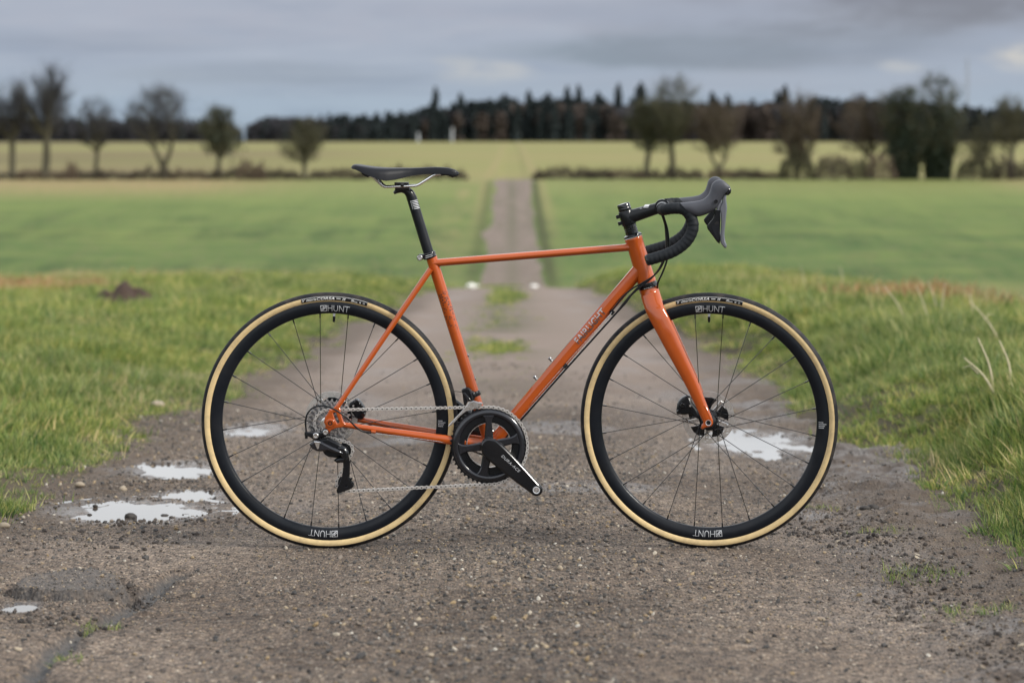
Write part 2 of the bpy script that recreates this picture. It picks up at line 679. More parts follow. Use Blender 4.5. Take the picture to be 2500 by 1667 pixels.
# ---- ground material
gm = bpy.data.materials.new('field_ground')
gm.use_nodes = True
t = gm.node_tree
gb = t.nodes['Principled BSDF']
gb.inputs['Roughness'].default_value = .9
gb.inputs['Specular IOR Level'].default_value = .15
geo = N(t, 'ShaderNodeNewGeometry')
pos = geo.outputs['Position']
sp = N(t, 'ShaderNodeSeparateXYZ')
L(t, pos, sp.inputs[0])
mb_ = N(t, 'ShaderNodeMapping')
mb_.inputs['Scale'].default_value = (.55, .075, .3)
L(t, pos, mb_.inputs[0])
nb = NOISE(t, mb_.outputs[0], 1.0, 6, .62)
mf_ = N(t, 'ShaderNodeMapping')
mf_.inputs['Scale'].default_value = (2.6, .5, 1.)
L(t, pos, mf_.inputs[0])
nf = NOISE(t, mf_.outputs[0], 1.0, 5, .65)
stretch = N(t, 'ShaderNodeMapping')
stretch.inputs['Scale'].default_value = (.02, .22, .1)
L(t, pos, stretch.inputs[0])
ns = NOISE(t, stretch.outputs[0], 1.0, 5, .6)
soil = MIX(t, nf, (.050, .055, .018), (.105, .110, .036))
diag = N(t, 'ShaderNodeMapping')
diag.inputs['Rotation'].default_value = (0, 0, .5)
diag.inputs['Scale'].default_value = (.10, .30, .1)
L(t, pos, diag.inputs[0])
nd = NOISE(t, diag.outputs[0], 1.0, 6, .65)
crop = MIX(t, MR(t, nb, .34, .66), (.028, .060, .015), (.098, .140, .036))
crop = MIX(t, MR(t, ns, .35, .7), crop, (.068, .112, .030))
crop = MIX(t, MR(t, nd, .46, .68, 0, .6), crop, (.165, .190, .052))
crop = MIX(t, MR(t, nf, .46, .72, 0, .55), crop, (.140, .132, .058))
crop = MIX(t, ATTR(t, 'thin'), crop, (.150, .190, .056))  # distant crop tinted lighter to imitate the grazing view
straw = MIX(t, nf, (.21, .165, .080), (.28, .215, .105))
up = MIX(t, MR(t, ns, .3, .7), (.165, .160, .055), (.215, .205, .075))
upb = MIX(t, nb, (.082, .060, .033), (.128, .098, .050))
c = MIX(t, ATTR(t, 'bare'), soil, MIX(t, nf, (.040, .032, .022), (.10, .080, .055)))
c = MIX(t, ATTR(t, 'crop'), c, crop)
c = MIX(t, ATTR(t, 'upper'), c, up)
c = MIX(t, ATTR(t, 'brown'), c, upb)
c = MIX(t, M_(t, 'MULTIPLY', ATTR(t, 'straw'), MR(t, nf, .25, .6, .55, 1)), c, straw)
c = MIX(t, ATTR(t, 'dark'), c, (.05, .055, .02))
L(t, c, gb.inputs['Base Color'])
bn = N(t, 'ShaderNodeBump')
bn.inputs['Strength'].default_value = .6
bn.inputs['Distance'].default_value = .03
L(t, NOISE(t, pos, 14, 5, .7), bn.inputs['Height'])
L(t, bn.outputs[0], gb.inputs['Normal'])

xs = np.unique(np.round(np.concatenate([np.arange(-4, 4.01, .07), np.arange(-16, 16.1, .3), np.geomspace(16, 1400, 46), -np.geomspace(16, 1400, 46)]), 4))
ds = np.unique(np.round(np.concatenate([[-40, -20, -8, -3], np.arange(1.5, 12, .07), np.arange(12, 44, .25), np.arange(44, 150, 1.2), np.arange(150, 165, .5), np.arange(165, 600, 8), np.geomspace(600, 6000, 26)]), 4))
x, d, f = grid(xs, ds)
z = ground_z(x, d)
crop_m = np.maximum(sstep(31, 40, d) + (d < 0), sstep(2.3, 3.2, x - edge_r(d) + .3 * vnoise(x, d, .9, 3)))
upper = sstep(153, 158, d)
brown = sstep(158, 175, d) * np.clip((1 - sstep(-45, -10, x)) * (1 - sstep(330, 420, d)) * .9 + sstep(380, 520, d) * .75 * sstep(-.5, .3, vnoise(x, d, .004, 13) + .4), 0, 1) * (.7 + .3 * vnoise(x, d, .03, 14))
thin = sstep(95, 150, d) * .75  # crop colour made paler with distance, imitating the grazing view
qq = np.maximum(edge_l(d) - x, x - edge_r(d))
bare = (1 - sstep(.1, .55, qq + .15 * vnoise(x, d, 2.7, 205))) * (1 - sstep(16, 26, d))
strw = sstep(128, 148, d) * (1 - sstep(155, 158, d)) * np.clip((1 - sstep(-30, -12, x)) + .75 * sstep(36, 42, x) + .25, 0, 1)
strw = np.maximum(strw, (.30 + .30 * sstep(100, 150, d)) * sstep(60, 80, d) * np.exp(-((x + 3.1) / 1.5) ** 2) * (d < 158) * (.6 + .6 * vnoise(x, d * .25, 1.1, 16)))
strw = np.maximum(strw, .6 * sstep(80, 150, d) * np.exp(-((np.abs(x - .05) - 2.2) / .5) ** 2))
strw = np.maximum(strw, .75 * sstep(158, 175, d) * sstep(-.2, .5, vnoise(x * .3, d, .02, 15)) * .4)
strw = np.maximum(strw, .42 * sstep(60, 72, d) * (1 - sstep(80, 96, d)) * sstep(-.3, .5, fbm(x, d * .3, .35, 3, 17)))
dark = sstep(70, 90, d) * (1 - sstep(150, 156, d)) * np.exp(-((x - 1.72) / .30) ** 2) * .9
dark = np.maximum(dark, .5 * sstep(70, 90, d) * (1 - sstep(150, 156, d)) * np.exp(-((x + 1.75) / .35) ** 2))
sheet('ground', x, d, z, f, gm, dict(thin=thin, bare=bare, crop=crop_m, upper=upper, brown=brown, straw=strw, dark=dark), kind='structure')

# ---- road
rm = bpy.data.materials.new('worn_road')
rm.use_nodes = True
t = rm.node_tree
rb = t.nodes['Principled BSDF']
geo = N(t, 'ShaderNodeNewGeometry')
pos = geo.outputs['Position']
sp = N(t, 'ShaderNodeSeparateXYZ')
L(t, pos, sp.inputs[0])
big = NOISE(t, pos, .9, 5, .6)
med = NOISE(t, pos, 6.0, 5, .65)
fin = NOISE(t, pos, 95.0, 3, .7)
vo = N(t, 'ShaderNodeTexVoronoi', feature='F1')
vo.inputs['Scale'].default_value = 130.
vo.inputs['Randomness'].default_value = 1.
L(t, pos, vo.inputs['Vector'])
cs = N(t, 'ShaderNodeSeparateColor')
L(t, vo.outputs['Color'], cs.inputs[0])
tone = RAMP(t, cs.outputs[0], [(0, (.018, .016, .016)), (.2, (.060, .052, .047)), (.42, (.165, .134, .112)), (.72, (.30, .243, .20)), (.92, (.42, .34, .26)), (1, (.58, .52, .44))])
dirt = MIX(t, med, (.115, .092, .076), (.235, .190, .157))
c = MIX(t, MR(t, vo.outputs['Distance'], .2, .6, .95, .35), dirt, tone)
c = MIX(t, MR(t, big, .36, .64), c, (.56, .53, .51), 'MULTIPLY')
c = MIX(t, M_(t, 'MULTIPLY', ATTR(t, 'loose'), .75), c, (.60, .585, .57), 'MULTIPLY')
c = MIX(t, MR(t, NOISE(t, pos, 22.0, 4, .7), .50, .66, 0, .75), c, (.45, .44, .44), 'MULTIPLY')
c = MIX(t, MR(t, fin, .35, .65, .0, .55), c, (.55, .52, .50), 'MULTIPLY')
c = MIX(t, M_(t, 'MULTIPLY', ATTR(t, 'far'), .8), c, MIX(t, big, (.185, .148, .128), (.255, .206, .180)))  # distant road brightened in its colour to imitate sheen at a grazing view
c = MIX(t, M_(t, 'MULTIPLY', ATTR(t, 'mid'), .85), c, MIX(t, med, (.070, .068, .040), (.13, .115, .075)))
c = MIX(t, M_(t, 'MULTIPLY', ATTR(t, 'soil'), .8), c, MIX(t, fin, (.045, .034, .026), (.125, .096, .074)))
tar_shade_col = MIX(t, fin, (.030, .029, .030), (.115, .110, .108))
c = MIX(t, 1.0, c, (.97, .925, .87), 'MULTIPLY')
c = MIX(t, ATTR(t, 'tar'), c, tar_shade_col)
c = MIX(t, MR(t, ATTR(t, 'wet'), 0, 1, 0, .6), c, (.42, .40, .40), 'MULTIPLY')
L(t, c, rb.inputs['Base Color'])
rough = M_(t, 'SUBTRACT', MR(t, med, .3, .7, .78, .95), M_(t, 'MULTIPLY', ATTR(t, 'wet'), .58))
L(t, rough, rb.inputs['Roughness'])
rb.inputs['Specular IOR Level'].default_value = .4
bn = N(t, 'ShaderNodeBump')
bn.inputs['Strength'].default_value = .9
bn.inputs['Distance'].default_value = .007
hh = M_(t, 'ADD', M_(t, 'MULTIPLY', vo.outputs['Distance'], -.8), M_(t, 'MULTIPLY', fin, .7))
L(t, M_(t, 'MULTIPLY', hh, M_(t, 'SUBTRACT', 1.0, M_(t, 'MULTIPLY', ATTR(t, 'wet'), .75))), bn.inputs['Height'])
L(t, bn.outputs[0], rb.inputs['Normal'])

xs = np.unique(np.round(np.concatenate([np.arange(-2.1, 2.101, .013)]), 4))
ds = [-30, -20, -12, -7, -4, -2, -1, 0, .6, 1.2, 1.7, 2.1, 2.4, 2.6]
while ds[-1] < 158:
    y_ = ds[-1]
    ds.append(y_ + (.013 if y_ < 6.5 else min(.013 * (y_ / 6.5) ** 2.3, 1.0)))
x, d, f = grid(xs, np.array(ds))
z, tar, wet, mud, mudl = road_z(x, d, True)
l_, r_ = edge_l(d) - x, x - edge_r(d)
soilm = np.clip(sstep(-.42, -.12, l_ + .16 * fbm(x, d, 2.4, 3, 111)) + sstep(-.50, -.1, r_ + .2 * fbm(x, d, 2.4, 3, 112)), 0, 1) * (1 - sstep(20, 32, d))
soilm = np.maximum(soilm, mud * .55)
midm = np.exp(-((x - .0) / .36) ** 2) * sstep(60, 70, d) * (.85 + .3 * vnoise(x, d, .2, 116))
midm = np.maximum(midm, sstep(60, 70, d) * .6 * sstep(-.15, .5, fbm(x, d * .12, 1.6, 3, 117)))
midm = np.maximum(midm, .95 * np.exp(-((x + .05) / .30) ** 2) * sstep(9, 13, d) * (1 - sstep(60, 62, d)) * sstep(-.25, .35, fbm(x, d, 1.3, 3, 113) + .1))
far_sheen = sstep(7.5, 13, d) * (1 - .55 * sstep(50, 66, d))
wetm = np.clip(np.maximum(wet, mud * .75 * sstep(-.3, .5, vnoise(x, d, 1.9, 115))), 0, 1)
loose = np.exp(-((x - .02 + .08 * vnoise(x, d, 1.2, 121)) / .36) ** 2) * (1 - sstep(9, 15, d)) * sstep(-.6, .2, fbm(x, d, 2.1, 3, 122))
sheet('road', x, d, z, f, rm, dict(loose=loose, tar=tar, wet=wetm, soil=soilm, mid=midm, far=far_sheen), kind='structure')

# ---- puddle water
wm = bpy.data.materials.new('puddle_water')
wm.use_nodes = True
t = wm.node_tree
wb = t.nodes['Principled BSDF']
wb.inputs['Base Color'].default_value = (.055, .045, .038, 1)
wb.inputs['Roughness'].default_value = .03
wb.inputs['IOR'].default_value = 1.6
wb.inputs['Specular IOR Level'].default_value = .8
geo = N(t, 'ShaderNodeNewGeometry')
bn = N(t, 'ShaderNodeBump')
bn.inputs['Strength'].default_value = .03
bn.inputs['Distance'].default_value = .005
L(t, NOISE(t, geo.outputs['Position'], 6, 2, .5), bn.inputs['Height'])
L(t, bn.outputs[0], wb.inputs['Normal'])
for i, (cx, cd_, hx, hd, zw) in enumerate(PUDDLES):
    mb = MB()
    k = 40
    for ring in range(6):
        pass
    vs = [(cx, cd_, zw)] + [(cx + 1.6 * hx * math.cos(2 * math.pi * j / k), cd_ + 1.6 * hd * math.sin(2 * math.pi * j / k), zw) for j in range(k)]
    mb.add(vs, [(0, 1 + j, 1 + (j + 1) % k) for j in range(k)])
    build(mb, 'puddle', wm, smooth=0, origin=(cx, cd_, zw), kind='structure')
# ------------------------------------------------------------------ grass and gravel (nobody could count them)
def scatter(name, pts, scl, rotz, tilt, idx, protos, kind='stuff', lean=None):
    """one mesh of points that carries instances of the prototype meshes"""
    src = bpy.data.collections.new(name + '_pieces')
    for k, o in enumerate(protos):
        o.name = f'{name}_piece_{k:02d}'
        src.objects.link(o)
    me = bpy.data.meshes.new(name)
    me.vertices.add(len(pts))
    me.vertices.foreach_set('co', np.asarray(pts, dtype=np.float32).ravel())
    for nm, arr, ty in (('scl', scl, 'FLOAT'), ('idx', idx, 'INT')):
        a = me.attributes.new(nm, ty, 'POINT')
        a.data.foreach_set('value', np.asarray(arr, dtype=np.float32 if ty == 'FLOAT' else np.int32))
    a = me.attributes.new('rot', 'FLOAT_VECTOR', 'POINT')
    tl = np.asarray(tilt, dtype=np.float32)
    rv = np.stack([tl[:, 0], tl[:, 1], np.asarray(rotz, dtype=np.float32)], -1)
    a.data.foreach_set('vector', rv.astype(np.float32).ravel())
    o = bpy.data.objects.new(name, me)
    put(o)
    o['kind'] = kind
    g = bpy.data.node_groups.new(name, 'GeometryNodeTree')
    g.interface.new_socket('Geometry', in_out='INPUT', socket_type='NodeSocketGeometry')
    g.interface.new_socket('Geometry', in_out='OUTPUT', socket_type='NodeSocketGeometry')
    gi, go = g.nodes.new('NodeGroupInput'), g.nodes.new('NodeGroupOutput')
    ci = g.nodes.new('GeometryNodeCollectionInfo')
    ci.inputs['Collection'].default_value = src
    ci.inputs['Separate Children'].default_value = True
    ci.inputs['Reset Children'].default_value = True
    ip = g.nodes.new('GeometryNodeInstanceOnPoints')
    ip.inputs['Pick Instance'].default_value = True

    def att(nm, ty):
        n = g.nodes.new('GeometryNodeInputNamedAttribute')
        n.data_type = ty
        n.inputs['Name'].default_value = nm
        return n.outputs['Attribute']
    e2r = g.nodes.new('FunctionNodeEulerToRotation')
    g.links.new(att('rot', 'FLOAT_VECTOR'), e2r.inputs[0])
    g.links.new(gi.outputs[0], ip.inputs['Points'])
    g.links.new(ci.outputs[0], ip.inputs['Instance'])
    g.links.new(att('idx', 'INT'), ip.inputs['Instance Index'])
    g.links.new(e2r.outputs[0], ip.inputs['Rotation'])
    g.links.new(att('scl', 'FLOAT'), ip.inputs['Scale'])
    g.links.new(ip.outputs[0], go.inputs[0])
    md = o.modifiers.new('scatter', 'NODES')
    md.node_group = g
    return o


def proto(mb, name, mats, attrs=None, smooth=True):
    me = bpy.data.meshes.new(name)
    me.from_pydata(mb.v, [], mb.f)
    for m in (mats if isinstance(mats, list) else [mats]):
        me.materials.append(m)
    if any(mb.m):
        me.polygons.foreach_set('material_index', np.array(mb.m, dtype=np.int32))
    if smooth:
        me.polygons.foreach_set('use_smooth', np.ones(len(me.polygons), dtype=bool))
    for k, a in (attrs or {}).items():
        at = me.attributes.new(k, 'FLOAT', 'POINT')
        at.data.foreach_set('value', np.asarray(a, dtype=np.float32))
    me.update()
    return bpy.data.objects.new(name, me)


def grass_material(name, stops, trans=.35):
    m = bpy.data.materials.new(name)
    m.use_nodes = True
    t = m.node_tree
    b = t.nodes['Principled BSDF']
    b.inputs['Roughness'].default_value = .55
    b.inputs['Specular IOR Level'].default_value = .3
    oi = N(t, 'ShaderNodeObjectInfo')
    hue = M_(t, 'ADD', M_(t, 'MULTIPLY', ATTR(t, 'hue'), .62), M_(t, 'MULTIPLY', oi.outputs['Random'], .40))
    c = RAMP(t, hue, stops)
    g = N(t, 'ShaderNodeNewGeometry')
    patch = NOISE(t, g.outputs['Position'], .7, 4, .6)
    c = MIX(t, MR(t, patch, .40, .62, 0, .75), c, (1.30, 1.22, .92), 'MULTIPLY')
    tip = ATTR(t, 'tip')
    c = MIX(t, MR(t, tip, .6, 1.0, 0, .55), c, (.42, .38, .17))
    L(t, c, b.inputs['Base Color'])
    tr = N(t, 'ShaderNodeBsdfTranslucent')
    L(t, MIX(t, .5, c, (.8, 1.0, .3), 'MULTIPLY'), tr.inputs[0])
    mx = N(t, 'ShaderNodeMixShader')
    mx.inputs[0].default_value = trans
    L(t, b.outputs[0], mx.inputs[1])
    L(t, tr.outputs[0], mx.inputs[2])
    L(t, mx.outputs[0], t.nodes['Material Output'].inputs[0])
    return m


GR = grass_material('verge_grass', [(0, (.016, .044, .016)), (.28, (.054, .112, .031)), (.52, (.138, .212, .060)), (.72, (.275, .315, .108)), (.88, (.44, .39, .17)), (1, (.58, .50, .29))])
DRY = grass_material('dry_grass', [(0, (.30, .24, .12)), (.5, (.42, .34, .19)), (1, (.55, .47, .30))], .2)
DOCK = grass_material('dry_dock', [(0, (.17, .075, .04)), (.5, (.27, .13, .07)), (1, (.42, .26, .15))], .1)


def tuft(n, rad, hmin, hmax, width, spread, bend, seg=4, yellow=0.12):
    mb, hue, tip = MB(), [], []
    for _ in range(n):
        a, r = random.uniform(0, 2 * math.pi), rad * math.sqrt(random.random())
        p = Vector((r * math.cos(a), r * math.sin(a), -.01))
        h = random.uniform(hmin, hmax)
        a2 = a + random.uniform(-1.2, 1.2)
        di = Vector((math.cos(a2), math.sin(a2), 0))
        ln = random.uniform(.2, 1) * spread
        bd = random.uniform(.3, 1) * bend
        sa = random.uniform(0, math.pi)
        side = Vector((math.cos(sa), math.sin(sa), 0))
        hv = min(1, max(0, random.gauss(.45, .26))) if random.random() > yellow else random.uniform(.8, 1)
        w = width * random.uniform(.6, 1.3)
        vs, up = [], Vector((0, 0, 1))
        ang = ln
        for k in range(seg + 1):
            s = k / seg
            ww = w * (1 - s ** 1.6) if k < seg else 0
            if k < seg:
                vs += [p - side * ww / 2, p + side * ww / 2]
            else:
                vs.append(p)
            th = ang + bd * s
            p = p + (up * math.cos(th) + di * math.sin(th)) * (h / seg)
        fs = [(2 * k, 2 * k + 1, 2 * k + 3, 2 * k + 2) for k in range(seg - 1)] + [(2 * seg - 2, 2 * seg - 1, 2 * seg)]
        mb.add(vs, fs)
        hue += [hv] * len(vs)
        tip += [k // 2 / seg for k in range(2 * seg)] + [1]
    return mb, hue, tip


def tufts(k, mt, *a, **kw):
    out = []
    for _ in range(k):
        mb, hue, tip = tuft(*a, **kw)
        out.append(proto(mb, 'tuft', mt, dict(hue=hue, tip=tip)))
    return out


near_t = tufts(9, GR, 46, .075, .045, .12, .0056, .65, 1.0, yellow=.16)
far_t = tufts(6, GR, 46, .16, .05, .125, .009, .65, 1.0, seg=3, yellow=.2)
short_t = tufts(5, GR, 26, .06, .018, .055, .0036, .9, 1.0, seg=3, yellow=.3)


def cover(x, d):
    """how thickly the verge is grown, 0..1"""
    n = .16 * vnoise(x, d, 1.4, 201) + .10 * vnoise(x, d, 4.1, 202) + .05 * vnoise(x, d, 11, 203)
    l, r = edge_l(d) - x + n, x - edge_r(d) + n
    q = np.maximum(l, r)
    return sstep(-.16, .22, q), q


def molehill_gap(x, d):
    g = np.ones_like(x)
    for (px, py, w) in MOLE:
        mx, md = ground_at(px, py)
        g *= sstep(.8, 1.25, np.hypot((x - mx) / w, (d - md) / (w * 1.1)))
    return g


MOLE = [(298, 776, .34), (579, 728, .22), (372, 746, .12)]

dry_short = tufts(4, DRY, 14, .07, .03, .10, .0042, .9, 1.0, seg=3)
S = dict(p=[], s=[], r=[], t=[], i=[])


def add_tufts(S, x, d, h, idx, zfun=ground_z, lean=.22, dz=0.):
    z = zfun(x, d) + dz
    S['p'].append(np.stack([x, d, z], -1))
    S['s'].append(h)
    S['r'].append(rng.uniform(0, 6.283, len(x)))
    S['t'].append(rng.normal(0, lean, (len(x), 2)))
    S['i'].append(idx)


def field(S, x0, x1, d0, d1, dens, protos, hs, fn):
    n = int((x1 - x0) * (d1 - d0) * dens)
    x, d = rng.uniform(x0, x1, n), rng.uniform(d0, d1, n)
    vis = np.abs(x) < d * .36 + .6
    x, d = x[vis], d[vis]
    k, h = fn(x, d)
    s = rng.random(len(x)) < k
    x, d, h = x[s], d[s], h[s]
    add_tufts(S, x, d, h * hs * rng.uniform(.7, 1.25, len(x)), rng.integers(protos[0], protos[1], len(x)))


def verge_fn(x, d):
    c, q = cover(x, d)
    h = .40 + .75 * sstep(-.05, .6, q) + .38 * vnoise(x, d, 1.9, 205)
    h = np.where(x > 0, h * .82, h * .72)
    left_r = (x - edge_r(d))
    k = c * (.78 + .22 * sstep(-.35, .1, vnoise(x, d, 2.6, 206))) * molehill_gap(x, d) * (1 - sstep(2.5, 3.4, left_r))
    return k, np.clip(h, .25, 1.6)


# prototypes: 0..8 near, 9..14 far, 15..19 short
for (x0, x1, d0, d1, dn, pr, hs) in [
        (-3.2, -1.1, 4.2, 8, 330, (0, 9), 1), (1.0, 2.6, 3.4, 8, 380, (0, 9), 1), (-5.0, -1.0, 8, 13, 210, (0, 9), 1), (1.1, 4.6, 8, 13, 210, (0, 9), 1),
        (-8, -1.0, 13, 20, 75, (9, 15), .95), (1.1, 5.2, 13, 20, 75, (9, 15), 1), (-13, -1.0, 20, 36, 34, (9, 15), .95), (1.1, 5.5, 20, 36, 36, (9, 15), .95)]:
    field(S, x0, x1, d0, d1, dn, pr, hs, verge_fn)


for (x0, x1, d0, d1, dn) in [(-3.2, -1.0, 4.2, 12, 55), (.9, 3.2, 3.4, 12, 50), (-8, -1, 12, 30, 9), (1, 5, 12, 30, 9)]:
    field(S, x0, x1, d0, d1, dn * .7, (20, 24), .95, lambda x, d: (cover(x, d)[0] ** .5 * sstep(-.3, .4, vnoise(x, d, 1.3, 209)), 1 + 0 * x))
# small tufts out on the mud and along the middle of the road
def strays(x, d):
    c, q = cover(x, d)
    k = sstep(-.55, -.1, q) * (1 - sstep(0, .2, q)) * sstep(.15, .5, vnoise(x, d, 3.2, 207) + .25 * vnoise(x, d, 9, 208)) * .8
    return k, .6 + .0 * x


field(S, -2.6, -1.1, 4.2, 12, 420, (15, 20), 1.1, lambda x, d: (cover(x, d)[0], .9 + 0 * x))
field(S, 1.0, 2.6, 3.4, 12, 420, (15, 20), 1.1, lambda x, d: (cover(x, d)[0], .9 + 0 * x))
field(S, -1.9, -.8, 4.0, 14, 260, (15, 20), 1, strays)
field(S, .8, 1.9, 3.4, 14, 200, (15, 20), 1, strays)
for (px, py, wx, wd, n, h) in [(1236, 728, .20, 2.6, 120, .62), (1190, 700, .3, 2.0, 60, .5), (1222, 856, .17, .55, 46, .42), (1262, 905, .1, .3, 12, .4), (1215, 780, .28, 4.0, 60, .3), (1205, 850, .3, 1.6, 50, .3), (1225, 930, .35, 1.2, 40, .28), (1228, 702, .3, 3.0, 70, .5), (1180, 930, .2, .3, 10, .4), (225, 1512, .05, .04, 12, .5), (165, 1590, .03, .03, 8, .4), (2240, 1395, .10, .08, 26, .6), (2380, 1480, .12, .09, 26, .5), (2000, 1230, .10, .05, 14, .5), (2150, 1290, .08, .05, 12, .5)]:
    cx, cdd = ground_at(px, py)
    x, d = cx + rng.normal(0, wx * .5, n), cdd + rng.normal(0, wd * .5, n)
    far = cdd > 12
    add_tufts(S, x, d, h * rng.uniform(.7, 1.3, n), rng.integers(9 if far else 15, 15 if far else 20, n), zfun=lambda a, b: road_z(a, b) - .004)
scatter('grass', np.concatenate(S['p']), np.concatenate(S['s']), np.concatenate(S['r']), np.concatenate(S['t']), np.concatenate(S['i']), near_t + far_t + short_t + dry_short)
print('grass tufts', sum(len(a) for a in S['s']))

# withered grass and dock along the crest of the verges
S = dict(p=[], s=[], r=[], t=[], i=[])
dry_t = tufts(4, DRY, 14, .10, .10, .22, .006, .5, .7, seg=3) + tufts(4, DOCK, 16, .12, .08, .20, .012, .5, .5, seg=3)
for (px, py, wx, wd, n, lo, hi) in [
        (2180, 738, .55, 1.0, 70, 4, 8), (2320, 752, .5, .8, 80, 4, 8), (2090, 726, .3, 1.0, 26, 4, 8), (2450, 790, .4, .6, 30, 0, 4), (2250, 735, 1.2, 2.5, 60, 0, 4),
        (1960, 705, .9, 2, 40, 0, 4), (80, 722, 1.0, 1.0, 70, 0, 8), (40, 712, .8, .8, 40, 4, 8), (420, 668, 2.0, 2.0, 90, 0, 4), (500, 672, 2.0, 1.5, 50, 0, 8), (160, 690, 1.4, 1.6, 40, 0, 4)]:
    cx, cdd = ground_at(px, py + 18)
    n = int(n * (2.2 if px < 1000 else 1.3))
    if px > 1900:
        cdd = 16.0 if px > 2050 else 20.0
        cx = (px - 1250) * cdd / FPX
    x, d = cx + rng.normal(0, wx * .5, n), cdd + rng.normal(0, wd * .5, n)
    add_tufts(S, x, d, rng.uniform(.6, 1.2, n), rng.integers(lo, hi, n))
scatter('withered_grass', np.concatenate(S['p']), np.concatenate(S['s']), np.concatenate(S['r']), np.concatenate(S['t']), np.concatenate(S['i']), dry_t)

# ---- loose gravel
def pebble(seed, sub=1, flat=.7):
    import bmesh
    bm = bmesh.new()
    bmesh.ops.create_icosphere(bm, subdivisions=sub, radius=.5)
    rr = random.Random(seed)
    off = Vector((rr.uniform(0, 99), rr.uniform(0, 99), rr.uniform(0, 99)))
    ax = (rr.uniform(.75, 1.25), rr.uniform(.7, 1.0), rr.uniform(.5, .8) * flat / .7)
    for v in bm.verts:
        n = noise.noise(v.co * 2.2 + off)
        v.co *= 1 + .42 * n
        v.co = Vector((v.co.x * ax[0], v.co.y * ax[1], v.co.z * ax[2]))
    mb = MB()
    mb.v = [tuple(v.co) for v in bm.verts]
    mb.f = [tuple(v.index for v in f_.verts) for f_ in bm.faces]
    mb.m = [0] * len(mb.f)
    bm.free()
    return mb


def stone_material(name, stops):
    m = bpy.data.materials.new(name)
    m.use_nodes = True
    t = m.node_tree
    b = t.nodes['Principled BSDF']
    b.inputs['Roughness'].default_value = .75
    oi = N(t, 'ShaderNodeObjectInfo')
    g = N(t, 'ShaderNodeNewGeometry')
    nz = NOISE(t, g.outputs['Position'], 160, 3, .6)
    c = RAMP(t, oi.outputs['Random'], stops)
    L(t, MIX(t, nz, c, MIX(t, 1.0, c, (.55, .53, .5), 'MULTIPLY')), b.inputs['Base Color'])
    return m


ST = stone_material('gravel_stone', [(0, (.035, .034, .034)), (.3, (.085, .078, .073)), (.6, (.17, .145, .125)), (.82, (.24, .20, .165)), (.93, (.32, .23, .12)), (.975, (.42, .37, .30)), (1, (.55, .52, .46))])
stones = [proto(pebble(100 + k), 'pebble', ST, smooth=False) for k in range(8)]
S = dict(p=[], s=[], r=[], t=[], i=[])


def gravel(x0, x1, d0, d1, dens, smin, smax, fn):
    n = int((x1 - x0) * (d1 - d0) * dens)
    x, d = rng.uniform(x0, x1, n), rng.uniform(d0, d1, n)
    k = fn(x, d) * (np.abs(x) < d * .28 + .1)
    s = rng.random(n) < k
    x, d = x[s], d[s]
    size = smin + (smax - smin) * rng.random(len(x)) ** 3.2
    z = road_z(x, d) + size * .12
    ok = np.ones(len(x), bool)
    for cx, cd_, hx, hd, zw in PUDDLES:
        ok &= np.hypot((x - cx) / (hx * 1.0), (d - cd_) / (hd * 1.0)) > .95
    x, d, z, size = x[ok], d[ok], z[ok], size[ok]
    S['p'].append(np.stack([x, d, z], -1))
    S['s'].append(size)
    S['r'].append(rng.uniform(0, 6.283, len(x)))
    S['t'].append(rng.normal(0, .5, (len(x), 2)))
    S['i'].append(rng.integers(0, 8, len(x)))


def mid(x, d):
    return .10 + .90 * np.exp(-((x - .02) / .42) ** 2) * sstep(-.7, .2, vnoise(x, d, 1.6, 301))


def sides(x, d):
    q = np.maximum(edge_l(d) - x, x - edge_r(d))
    return sstep(-.75, -.3, q) * (1 - sstep(.0, .25, q)) * (.35 + .65 * sstep(-.3, .4, vnoise(x, d, 1.8, 303)))


gravel(-1.1, 1.1, 3.5, 7.5, 4600, .0035, .015, mid)
gravel(-1.3, 1.3, 7.5, 12, 600, .005, .018, mid)
gravel(-1.9, -.5, 3.7, 9, 2300, .0035, .018, sides)
gravel(.5, 1.8, 3.5, 9, 1300, .0035, .014, sides)
gravel(-1.5, 1.5, 3.5, 6.6, 7500, .0028, .0062, lambda x, d: (.35 + .65 * sstep(-.4, .4, vnoise(x, d, 2.7, 305))) + 0 * x)
gravel(-1.5, 1.5, 6.6, 9, 1600, .004, .009, lambda x, d: (.25 + .75 * sstep(-.4, .4, vnoise(x, d, 2.7, 305))) + 0 * x)
gravel(-1.5, 1.5, 3.5, 8, 60, .006, .020, lambda x, d: .5 + 0 * x)
scatter('gravel', np.concatenate(S['p']), np.concatenate(S['s']), np.concatenate(S['r']), np.concatenate(S['t']), np.concatenate(S['i']), stones)
print('gravel', sum(len(a) for a in S['s']))

